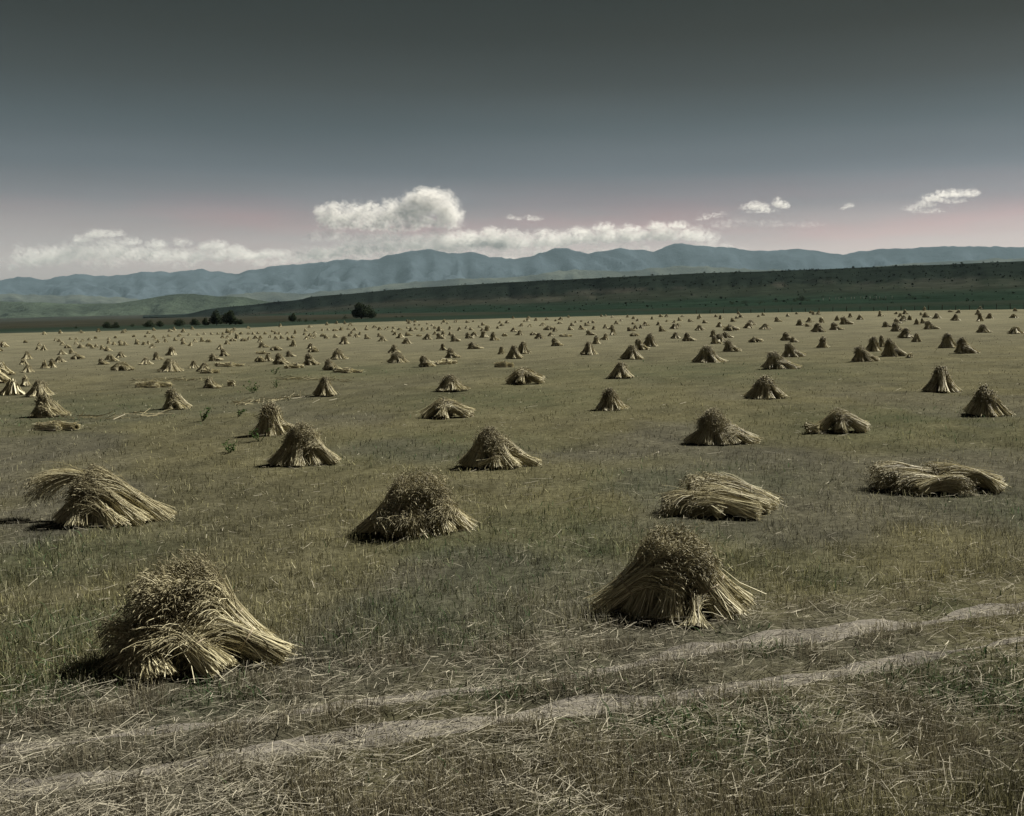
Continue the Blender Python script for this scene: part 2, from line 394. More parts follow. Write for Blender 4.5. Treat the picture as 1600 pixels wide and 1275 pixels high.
MTN = np.array([(-900, 445), (-300, 428), (0, 436), (35, 432), (70, 436), (90, 432), (125, 426), (160, 431), (185, 429), (230, 423), (270, 424.5), (310, 419), (340, 424), (370, 427), (400, 420), (440, 413), (480, 410.5), (510, 408), (540, 403), (580, 407), (610, 396.5), (640, 391), (650, 390), (668, 387.5), (690, 393.5), (715, 396), (725, 393), (737, 391), (750, 395), (765, 400), (800, 403.5), (830, 399), (850, 392), (872, 387), (890, 388.5), (920, 395), (945, 391), (968, 386), (1000, 390), (1020, 393), (1035, 386), (1050, 379.5), (1065, 380), (1085, 382), (1110, 383.5), (1150, 387), (1190, 392), (1225, 388.5), (1250, 387), (1285, 392), (1315, 397), (1340, 391.5), (1400, 388.5), (1440, 385), (1470, 383), (1560, 384), (1640, 386), (1800, 378), (2300, 392), (3000, 400)])
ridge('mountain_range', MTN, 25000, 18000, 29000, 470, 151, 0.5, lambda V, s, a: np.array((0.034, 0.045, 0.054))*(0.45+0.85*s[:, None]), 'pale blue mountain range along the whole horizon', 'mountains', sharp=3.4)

# ------------------------------------------------------------------ haze over the whole valley
hx, hy0, hy1, hz0, hz1 = 46000, -400, 30500, -260, 1950
Vh = [(sx*hx, yy, zz) for sx in (-1, 1) for yy in (hy0, hy1) for zz in (hz0, hz1)]
hq = [(0, 1, 3, 2), (4, 6, 7, 5), (0, 4, 5, 1), (2, 3, 7, 6), (0, 2, 6, 4), (1, 5, 7, 3)]
M_HAZE, nt = mat('haze_air')
pv = nd(nt, 'ShaderNodeVolumePrincipled'); pv.inputs['Color'].default_value = (0.37, 0.53, 0.61, 1); pv.inputs['Density'].default_value = 2.0e-5
pv.inputs['Anisotropy'].default_value = 0.0
nt.links.new(pv.outputs[0], nd(nt, 'ShaderNodeOutputMaterial').inputs['Volume'])
prop(link('haze', mesh_np('haze', Vh, hq), M_HAZE), 'thin summer haze lying over the valley and mountains', 'haze', kind='stuff')

# ------------------------------------------------------------------ sheaves and shocks
def unit(v):
    return v/np.maximum(np.linalg.norm(v, axis=-1, keepdims=True), 1e-9)

TS = np.array([0, .2, .42, .62, .78, .9, 1.0])
def sheaf_parts(rng, butt, head, n=300, rb=.21, rw=.12, rh=.12, droop=.25, drape=(0, 0, 0), sag=0.0, wid=.008, ear=.09, ew=.010, stray=.17, K=None, lmin=.76, pale=0.0):
    """one bundle of cut grain: butt and head are the ends of its axis; returns straw, ears and twine geometry"""
    ts = TS if K is None else np.array(K)
    nk = len(ts)
    butt = np.array(butt, float); head = np.array(head, float); drape = np.array(drape, float)
    Lx = np.linalg.norm(head-butt); ax = (head-butt)/Lx
    e1 = unit(np.cross(ax, np.array((0.13, .31, 1.0)))); e2 = np.cross(ax, e1)
    th = rng.uniform(0, 2*np.pi, n); q = 0.45+0.55*np.sqrt(rng.uniform(0, 1, n))
    lf = 1.06-(1.06-lmin)*rng.uniform(0, 1, n)**1.4; b0 = rng.uniform(-.03, .05, n)
    t = b0[:, None] + (lf-b0)[:, None]*ts[None]
    th2 = th[:, None] + rng.normal(0, .34, n)[:, None]*(t-.42)*2 + rng.normal(0, .02, (n, nk))
    prof = np.where(t < .42, rw+(rb-rw)*np.abs((.42-t)/.42)**1.15, rw+(rh-rw)*np.clip((t-.42)/.58, 0, 1.2)**1.1)
    r = prof*q[:, None]
    rad = np.cos(th2)[..., None]*e1 + np.sin(th2)[..., None]*e2
    out = rad.copy(); out[..., 2] = np.minimum(out[..., 2], 0.25)
    P = butt + ax*(t*Lx)[..., None] + rad*r[..., None]
    P[..., 2] -= sag*4*t*(1-t)
    s = np.clip((t/lf[:, None]-.55)/.45, 0, 1.2)
    k = rng.uniform(.55, 1.3, n)[:, None]
    dv = np.array((0, 0, -0.75)) + out*0.55 + drape + rng.normal(0, .15, (n, 1, 3))
    P = P + dv*(droop*k*s**2)[..., None]
    loose = rng.uniform(0, 1, n) < stray
    P[loose] += rng.normal(0, 1, (loose.sum(), 1, 3))*np.array((.09, .09, .06))*(np.abs(t[loose]-.42)[..., None]*1.7)
    P[..., 2] = np.maximum(P[..., 2], 0.012+rng.uniform(0, .03, n)[:, None])
    tang = unit(np.gradient(P, axis=1))
    ref = unit(rad[:, :1] + rng.normal(0, .7, (n, 1, 3)))
    side = unit(np.cross(tang, ref))
    w = wid*rng.uniform(.7, 1.35, n)[:, None, None]*np.interp(t, [0, .8, 1.05], [1, .75, .55])[..., None]
    A = P-side*w/2; B = P+side*w/2
    V = np.stack([A, B], 2).reshape(-1, 3)
    base = (np.arange(n)*nk*2)[:, None] + (np.arange(nk-1)*2)[None]
    Q = np.stack([base, base+1, base+3, base+2], -1).reshape(-1, 4)
    tone1 = np.clip(rng.normal(.5+pale, .3, n), 0, 1)
    tone = np.repeat(np.clip(tone1[:, None]+np.interp(t, [0, .3, .8], [.16, 0.04, -.12]), 0, 1), 2, axis=1).reshape(-1)
    # inner straw so that the bundle is not hollow
    ns, rr = 9, np.array([0, .2, .42, .65, .85, .97]); ang = np.arange(ns)/ns*2*np.pi
    pr = np.where(rr < .42, rw+(rb-rw)*((.42-rr).clip(0)/.42)**1.15, rw+(rh-rw)*((rr-.42).clip(0)/.58)**1.1)*np.array([.6, .72, .8, .7, .6, .25])
    Cc = butt + ax*(rr*Lx)[:, None]; Cc = Cc + (np.array((0, 0, -.75))+drape)*(droop*.85*np.clip((rr-.55)/.5, 0, 1.2)**2)[:, None]; Cc[:, 2] -= sag*4*rr*(1-rr)
    CV = Cc[:, None] + (np.cos(ang)[None, :, None]*e1+np.sin(ang)[None, :, None]*e2)*pr[:, None, None]
    CV = CV*1.0; CV[..., 2] = np.maximum(CV[..., 2], 0.01)
    CV = CV.reshape(-1, 3)
    i = np.arange(len(rr)-1)[:, None]*ns; j = np.arange(ns)[None]
    CQ = np.stack([i+j, i+(j+1) % ns, i+ns+(j+1) % ns, i+ns+j], -1).reshape(-1, 4)
    straw = (np.concatenate([V, CV]), np.concatenate([Q, CQ+len(V)]), np.concatenate([tone, np.full(len(CV), .3)]))
    ears = None
    if ear:
        tip = P[:, -1]; d = unit(P[:, -1]-P[:, -2]); d = unit(d + np.array((0, 0, -.5))*k + rng.normal(0, .14, (n, 3)))
        el = ear*rng.uniform(.75, 1.25, n)[:, None]
        s1 = unit(np.cross(d, rng.normal(0, 1, (n, 3)))); s2 = np.cross(d, s1)
        a0 = tip-d*el*.1; a1 = tip+d*el*.4; a2 = tip+d*el + np.array((0, 0, -.15))*el
        ring = [a1+s1*ew*1.1, a1+(-.5*s1+.87*s2)*ew*1.1, a1+(-.5*s1-.87*s2)*ew*1.1]
        EV = np.stack([a0]+ring+[a2], 1); EV[..., 2] = np.maximum(EV[..., 2], .01)
        o = (np.arange(n)*5)[:, None]
        tri = np.array([(0, 2, 1), (0, 3, 2), (0, 1, 3), (4, 1, 2), (4, 2, 3), (4, 3, 1)]).ravel()[None]
        ears = (EV.reshape(-1, 3), (o+tri).reshape(-1, 3), np.repeat(np.clip(rng.normal(.5, .22, n), 0, 1), 5))
    m = 14; ang = np.arange(m)/m*2*np.pi
    c0 = butt+ax*Lx*.42; c0[2] -= sag*4*.42*.58
    rg = np.cos(ang)[:, None]*e1+np.sin(ang)[:, None]*e2
    TV = np.concatenate([c0+rg*(rw*1.06)-ax*.009, c0+rg*(rw*1.10), c0+rg*(rw*1.06)+ax*.009]); TV[:, 2] = np.maximum(TV[:, 2], .008)
    j = np.arange(m)
    TQ = np.concatenate([np.stack([j+m*a, (j+1) % m+m*a, (j+1) % m+m*(a+1), j+m*(a+1)], -1) for a in (0, 1)])
    return straw, ears, (TV, TQ, np.full(3*m, .4))

def ring_shock(rng, n, rx0, rx1, ry, top, topx, spread=.05, tuft=None):
    """sheaves set up in a ring, heads together: the right side splays by rx1, the left by rx0"""
    tuft = rng.uniform(.02, .16) if tuft is None else tuft
    L = [((.05*rx1, 0, 0), (topx, 0, top), {'rb': .30, 'rw': .16, 'rh': .07, 'lmin': .66, 'droop': tuft})]
    for k in range(n):
        a = 2*math.pi*(k+rng.uniform(-.32, .32))/n
        ca, sa = math.cos(a), math.sin(a)
        b = np.array(((rx1 if ca > 0 else rx0)*ca*rng.uniform(.8, 1.14), ry*sa*rng.uniform(.8, 1.12), 0))
        f = rng.uniform(.74, 1.0)                                   # how far up the pile this sheaf reaches
        h = np.array((topx+spread*ca*.6, spread*sa*.6, top))*f + b*(1-f)*.85
        if k == 0 and rng.uniform() < .6:                           # one sheaf has slid down
            a2 = rng.uniform(-1.2, 1.2); q = rng.uniform(.85, 1.05)
            L.append(((q*math.cos(a2), q*.8*math.sin(a2), .03), (.12*math.cos(a2)+topx, .12*math.sin(a2), top*rng.uniform(.45, .62)), {'rb': .15, 'rh': .12, 'droop': .1, 'sag': .03, 'pale': .15}))
        L.append((tuple(b), tuple(h), {'drape': (.25*ca, .25*sa, -.1), 'rb': rng.uniform(.17, .24), 'rh': rng.uniform(.06, .11), 'lmin': .8, 'droop': rng.uniform(.06, .19), 'sag': rng.uniform(.0, .07), 'stray': .16}))
    return L

def layout(kind, rng):
    """axes of the sheaves of one shock in metres: x to the right, y away from the road; also nominal width and height"""
    if kind == 'R':
        return ring_shock(rng, 9, .62, .72, .58, .93, float(rng.uniform(-.1, .06))), 1.75, .95
    if kind == 'S':
        L = ring_shock(rng, 8, .48, .74, .52, .92, float(rng.uniform(-.24, -.08)))
        L += [((.92, -.12, .02), (.12, -.18, .5), {'rh': .15}), ((.70, -.42, .02), (.02, -.22, .55), {'rh': .15}), ((.85, .22, .02), (.05, .1, .66), {})]
        return L, 1.8, .93
    if kind == 'T':
        L = ring_shock(rng, 9, .6, .74, .5, .84, -.05, .14)
        L += [((.25, -.62, .0), (-.02, -.15, .55), {'droop': .15})]
        return L, 1.75, .88
    if kind == 'N':
        return ring_shock(rng, 7, .42, .46, .42, 1.02, 0.0, .03), 1.25, 1.05
    if kind == 'L':
        L = [((.85, -.05, .05), (-.1, .0, .5), {}), ((.7, -.3, .04), (-.25, -.15, .45), {}), ((-.75, -.1, .03), (-.05, -.05, .52), {}), ((-.5, .3, .03), (.0, .15, .55), {}), ((.3, .45, .03), (-.1, .15, .55), {}), ((-.2, -.5, .03), (-.05, -.1, .48), {})]
        return [(b, h, dict(o, sag=-.05)) for b, h, o in L], 1.75, .62
    if kind == 'P':
        L = [((.8, .0, .08), (-.15, .05, .14), {}), ((-.85, -.05, .08), (.05, -.1, .18), {}), ((.35, -.25, .07), (-.6, -.15, .1), {})]
        return [(b, h, dict(o, rb=.12, rh=.13, rw=.08, droop=.05, stray=.3, pale=.4)) for b, h, o in L], 1.9, .3
    if kind == 'B':
        return [((.3, .1, .16), (-.3, -.1, .2), {'droop': .1, 'rh': .2})], .85, .4
    if kind == 'H1':
        L = [((.38, .40, 0), (-.06, .10, 1.0), {}), ((.66, .18, 0), (.04, .04, .98), {}), ((-.35, .38, 0), (-.12, .05, .96), {}), ((-.56, .08, 0), (-.20, .0, .86), {}),
             ((.10, .5, 0), (-.06, .15, 1.03), {}), ((.05, -.05, 0), (-.10, -.04, .98), {'rb': .3, 'rw': .18, 'droop': .2}), ((-.05, -.22, 0), (-.16, -.10, .86), {'droop': .24, 'rh': .17}),
             ((-.24, -.50, 0), (-.56, -.12, .52), {'rh': .12, 'droop': .14}), ((.46, -.50, .03), (-.16, -.28, .55), {'rh': .13, 'rb': .19}), ((.98, -.16, .06), (.12, -.20, .52), {'rh': .13, 'rb': .15}), ((.66, .0, .03), (.08, -.05, .76), {'rh': .16}), ((-.08, -.64, .0), (-.36, -.25, .40), {'rh': .12, 'rb': .2})]
        return [(b, h, dict({'droop': .24, 'drape': (-.12, -.25, -.15), 'rh': .17, 'lmin': .78}, **o)) for b, h, o in L], 2.02, .94
    if kind == 'H2':
        L = [((0, 0, 0), (-.02, 0, .92), {'rb': .35, 'rw': .2, 'rh': .1}), ((-.52, .2, 0), (-.16, .08, .88), {}), ((-.35, .5, 0), (-.10, .12, .92), {}), ((.2, .55, 0), (-.02, .12, .95), {}), ((.58, .35, 0), (.08, .05, .88), {}), ((.74, .0, 0), (.10, -.03, .80), {'rb': .22}), ((.54, -.38, 0), (.10, -.10, .72), {'rb': .2}),
             ((-.1, -.42, 0), (.10, -.08, .84), {}), ((-.42, -.25, 0), (-.08, -.02, .86), {}), ((-.84, -.18, .05), (-.05, -.15, .62), {'rb': .12, 'rh': .14}), ((-.70, .1, .03), (-.15, .1, .7), {'rb': .14}), ((.12, -.72, 0), (.20, -.36, .34), {'rb': .16, 'rw': .05, 'rh': .08, 'droop': .1, 'ear': 0, 'n': 110})]
        return [(b, h, dict({'droop': .22, 'drape': (.3, -.15, -.15), 'rh': .11, 'lmin': .8}, **o)) for b, h, o in L], 1.92, .88
    if kind == 'H3':
        L = [((-.66, 0, 0), (-.12, 0, .84), {}), ((-.35, -.42, 0), (-.06, -.08, .82), {}), ((.08, -.5, 0), (.02, -.08, .82), {}), ((.48, -.38, 0), (.1, -.05, .86), {}), ((.70, 0, 0), (.12, 0, .88), {}), ((.5, .42, 0), (.06, .1, .9), {}), ((0, .52, 0), (0, .1, .9), {}), ((-.5, .4, 0), (-.1, .1, .86), {}),
             ((-.82, -.22, 0), (-.3, -.36, .42), {'rb': .12}), ((.1, -.62, 0), (-.12, -.4, .42), {'rb': .12, 'rh': .2}), ((.82, -.2, .02), (.3, -.2, .55), {'rb': .12, 'rh': .2})]
        return [(b, h, dict({'droop': .24, 'drape': (.15, -.3, 0), 'rh': .15, 'lmin': .72, 'stray': .25, 'ear': .11}, **o)) for b, h, o in L], 1.75, .85
    if kind == 'H4':
        L = [((.95, .12, 0), (-.30, .05, .98), {}), ((.66, -.25, 0), (-.34, -.02, .82), {}), ((.36, -.5, 0), (-.28, -.14, .52), {'rb': .2}), ((-.74, 0, 0), (-.36, .08, .78), {}), ((-.3, .5, 0), (-.3, .1, .86), {}), ((.45, .5, 0), (-.25, .1, .92), {}), ((-.35, -.4, 0), (-.36, -.02, .7), {}), ((0, -.25, 0), (-.32, -.05, .8), {}),
             ((.05, .42, .52), (-1.36, .46, .76), {'rb': .10, 'rw': .08, 'rh': .15, 'droop': .22, 'sag': -.12, 'pale': .25, 'drape': (-.1, 0, 0)})]
        return [(b, h, dict({'droop': .2, 'drape': (-.08, -.15, -.1), 'rh': .12}, **o)) for b, h, o in L], 1.93, 1.0
    if kind == 'H5':
        L = ring_shock(rng, 9, .58, .55, .5, .84, -.06)
        L += [((.86, -.1, .02), (.08, -.02, .66), {'rb': .12}), ((.45, -.5, 0), (.05, -.12, .6), {'rh': .12, 'rb': .2}), ((-.3, -.5, .1), (.3, -.42, .36), {'rb': .06, 'rw': .04, 'rh': .06, 'n': 60})]
        return L, 1.72, .87
    if kind == 'H6':
        L = ring_shock(rng, 9, .66, .42, .46, .95, .0, .06)
        L += [((.80, -.12, .02), (.2, -.08, .66), {'rb': .2, 'rh': .13}), ((.62, .15, .0), (.1, .0, .85), {})]
        return L, 1.7, .98
    if kind == 'H8':
        L = ring_shock(rng, 9, .52, .5, .5, .84, -.12, .09)
        L += [((.86, -.05, .1), (.1, -.05, .52), {'rb': .11}), ((.82, -.25, .04), (.08, -.2, .38), {'rb': .1}), ((-.8, -.05, .02), (-.1, .0, .45), {'rb': .1})]
        return L, 1.7, .88
    if kind == 'H9':
        L = [((.92, .02, .08), (-.08, .22, .45), {'rb': .15}), ((.74, -.26, .08), (-.36, -.08, .34), {'rb': .13}), ((.50, -.6, .05), (-.5, -.28, .2), {}), ((.35, .5, .05), (-.48, .35, .42), {}), ((.7, .3, .1), (-.2, .3, .46), {}),
             ((-.18, -.28, .16), (-.92, -.22, .2), {'rh': .24}), ((-.1, -.62, .05), (-.55, -.2, .25), {'rb': .15, 'ear': 0, 'n': 120, 'rh': .08, 'rw': .06})]
        return [(b, h, dict({'droop': .12, 'rh': .23, 'sag': -.07}, **o)) for b, h, o in L], 1.9, .66
    if kind == 'H10':
        L = [((.30, .15, .12), (-.98, .05, .30), {'rh': .24}), ((.2, .35, .1), (-.85, .3, .32), {'rh': .22}), ((.15, -.3, .06), (-.75, -.2, .22), {'rh': .2}), ((-.5, -.5, .05), (.35, -.40, .2), {'rb': .14, 'rh': .2}),
             ((1.12, -.08, .06), (.05, .1, .38), {}), ((1.05, .25, .06), (.05, .3, .36), {}), ((.98, -.42, .03), (.55, -.08, .38), {'rb': .2, 'ear': 0, 'rh': .06, 'rw': .05, 'n': 160})]
        return [(b, h, dict({'droop': .1, 'sag': -.08}, **o)) for b, h, o in L], 2.15, .56

def build_sheaves(kind, seed, n, wid, ear, ew, K=None):
    rng = np.random.default_rng(seed)
    L, W, Hh = layout(kind, rng)
    res = []
    for b, h, o in L:
        o = dict(o)
        nn = o.pop('n', n) if n > 200 else max(20, int(o.pop('n', 300)/300*n))
        ee = o.pop('ear', .09)
        ln = math.dist(b, h)
        kw = dict(dict(rb=.215, rw=.12, rh=.15, droop=.24), **o)
        res.append(sheaf_parts(rng, b, h, n=nn, wid=wid, ear=(ear*ee/.09 if ear and ee else 0), ew=ew, K=K, **kw))
    return res, W, Hh

def shock_meshes(kind, seed, lod):
    """meshes of a shock's sheaves; detail falls with distance"""
    if lod == 0: sh, W, Hh = build_sheaves(kind, seed, 540, .0068, .08, .0048, K=[0, .25, .5, .74, .9, 1.0])
    elif lod == 1: sh, W, Hh = build_sheaves(kind, seed, 160, .014, .11, .011, K=[0, .3, .6, .85, 1.0])
    elif lod == 2: sh, W, Hh = build_sheaves(kind, seed, 90, .025, .15, .022, K=[0, .42, .75, 1.0])
    elif lod == 3: sh, W, Hh = build_sheaves(kind, seed, 30, .05, .18, .045, K=[0, .45, 1.0])
    else: sh, W, Hh = build_sheaves(kind, seed, 20, .09, 0, .045, K=[0, .45, 1.0])
    P = np.concatenate([st[0] for st, ea, tw in sh]+[ea[0] for st, ea, tw in sh if ea])
    Hh = float(np.quantile(P[:, 2], .997)); W = float(np.quantile(P[:, 0], .998)-np.quantile(P[:, 0], .002))
    return sh, W, Hh

def to_mesh(name, g, m, tri=False):
    me = mesh_np(name, g[0], None if tri else g[1], g[1] if tri else None, {'tone': g[2]})
    me.materials.append(m)
    return me

KITS = {}
def kit(kind, lod, seed):
    if lod >= 3:                                     # tiny in the picture: one mesh
        key = (kind, lod, seed % 6)
        if key not in KITS:
            sh, W, Hh = shock_meshes(kind, 900+ord(kind[0])*11+seed % 6, lod)
            V, Q, T, A, B, mi = [], [], [], [], [], 0
            nv = 0
            for st, ea, tw in sh:
                V.append(st[0]); Q.append(st[1]+nv); A.append(st[2]); nv += len(st[0])
                if ea:
                    V.append(ea[0]); T.append(ea[1]+nv); A.append(ea[2]*.75); nv += len(ea[0])
            me = mesh_np('grain_shock', np.concatenate(V), np.concatenate(Q), np.concatenate(T) if T else None, {'tone': np.concatenate(A)})
            me.materials.append(M_STRAW)
            KITS[key] = (me, W, Hh)
        return KITS[key]
    hero = kind.startswith('H')
    var = 0 if hero else seed % (4 if lod == 1 else 5)
    key = (kind, lod, var)
    if key not in KITS:
        sh, W, Hh = shock_meshes(kind, 100+sum(map(ord, kind))*7+var*31+lod, lod)
        parts = []
        for st, ea, tw in sh:
            parts.append((to_mesh('sheaf', st, M_STRAW), to_mesh('ears', ea, M_EARS, True) if ea else None, to_mesh('binder_twine', tw, M_TWINE)))
        KITS[key] = (parts, W, Hh)
    return KITS[key]

# every traced shock: x, y, width, height, shape, detail, seed, label, group
GROUPS = [
    'grain shocks in the stubble field',
    'tiny grain shocks, front rows below the bushes at the far left',
    'tiny grain shocks, middle rows below the bushes at the far left',
    'tiny grain shocks, front rows below the two left round bushes',
    'tiny grain shocks, front rows below the big dark tree clump',
    'tiny grain shocks, front rows between the tree clump and lone tree',
    'tiny grain shocks, front rows below the lone dark tree',
    'tiny grain shocks, middle rows below the big dark tree clump',
    'tiny grain shocks, middle rows between the tree clump and lone tree',
    'tiny grain shocks, front rows just right of the lone tree',
    'tiny grain shocks, middle rows below the lone dark tree',
    'tiny grain shocks, middle rows just right of the lone tree',
    'tiny grain shocks, middle rows under the left half of the mesa',
    'tiny grain shocks, back rows just right of the lone tree',
    'tiny grain shocks, front rows under the middle of the mesa',
    'tiny grain shocks, front rows under the left half of the mesa',
    'tiny grain shocks, back rows under the left half of the mesa',
    'tiny grain shocks, middle rows under the middle of the mesa',
    'tiny grain shocks, back rows under the middle of the mesa',
    'tiny grain shocks, front rows under the dark shrub row',
    'tiny grain shocks, front rows left of the far fence',
    'tiny grain shocks, middle rows left of the far fence',
    'tiny grain shocks, middle rows under the dark shrub row',
    'tiny grain shocks, back rows left of the far fence',
    'tiny grain shocks, back rows under the dark shrub row',
    'tiny grain shocks, middle rows near the far fence posts',
    'tiny grain shocks, front rows near the far fence posts',
    'tiny grain shocks, back rows near the far fence posts',
]
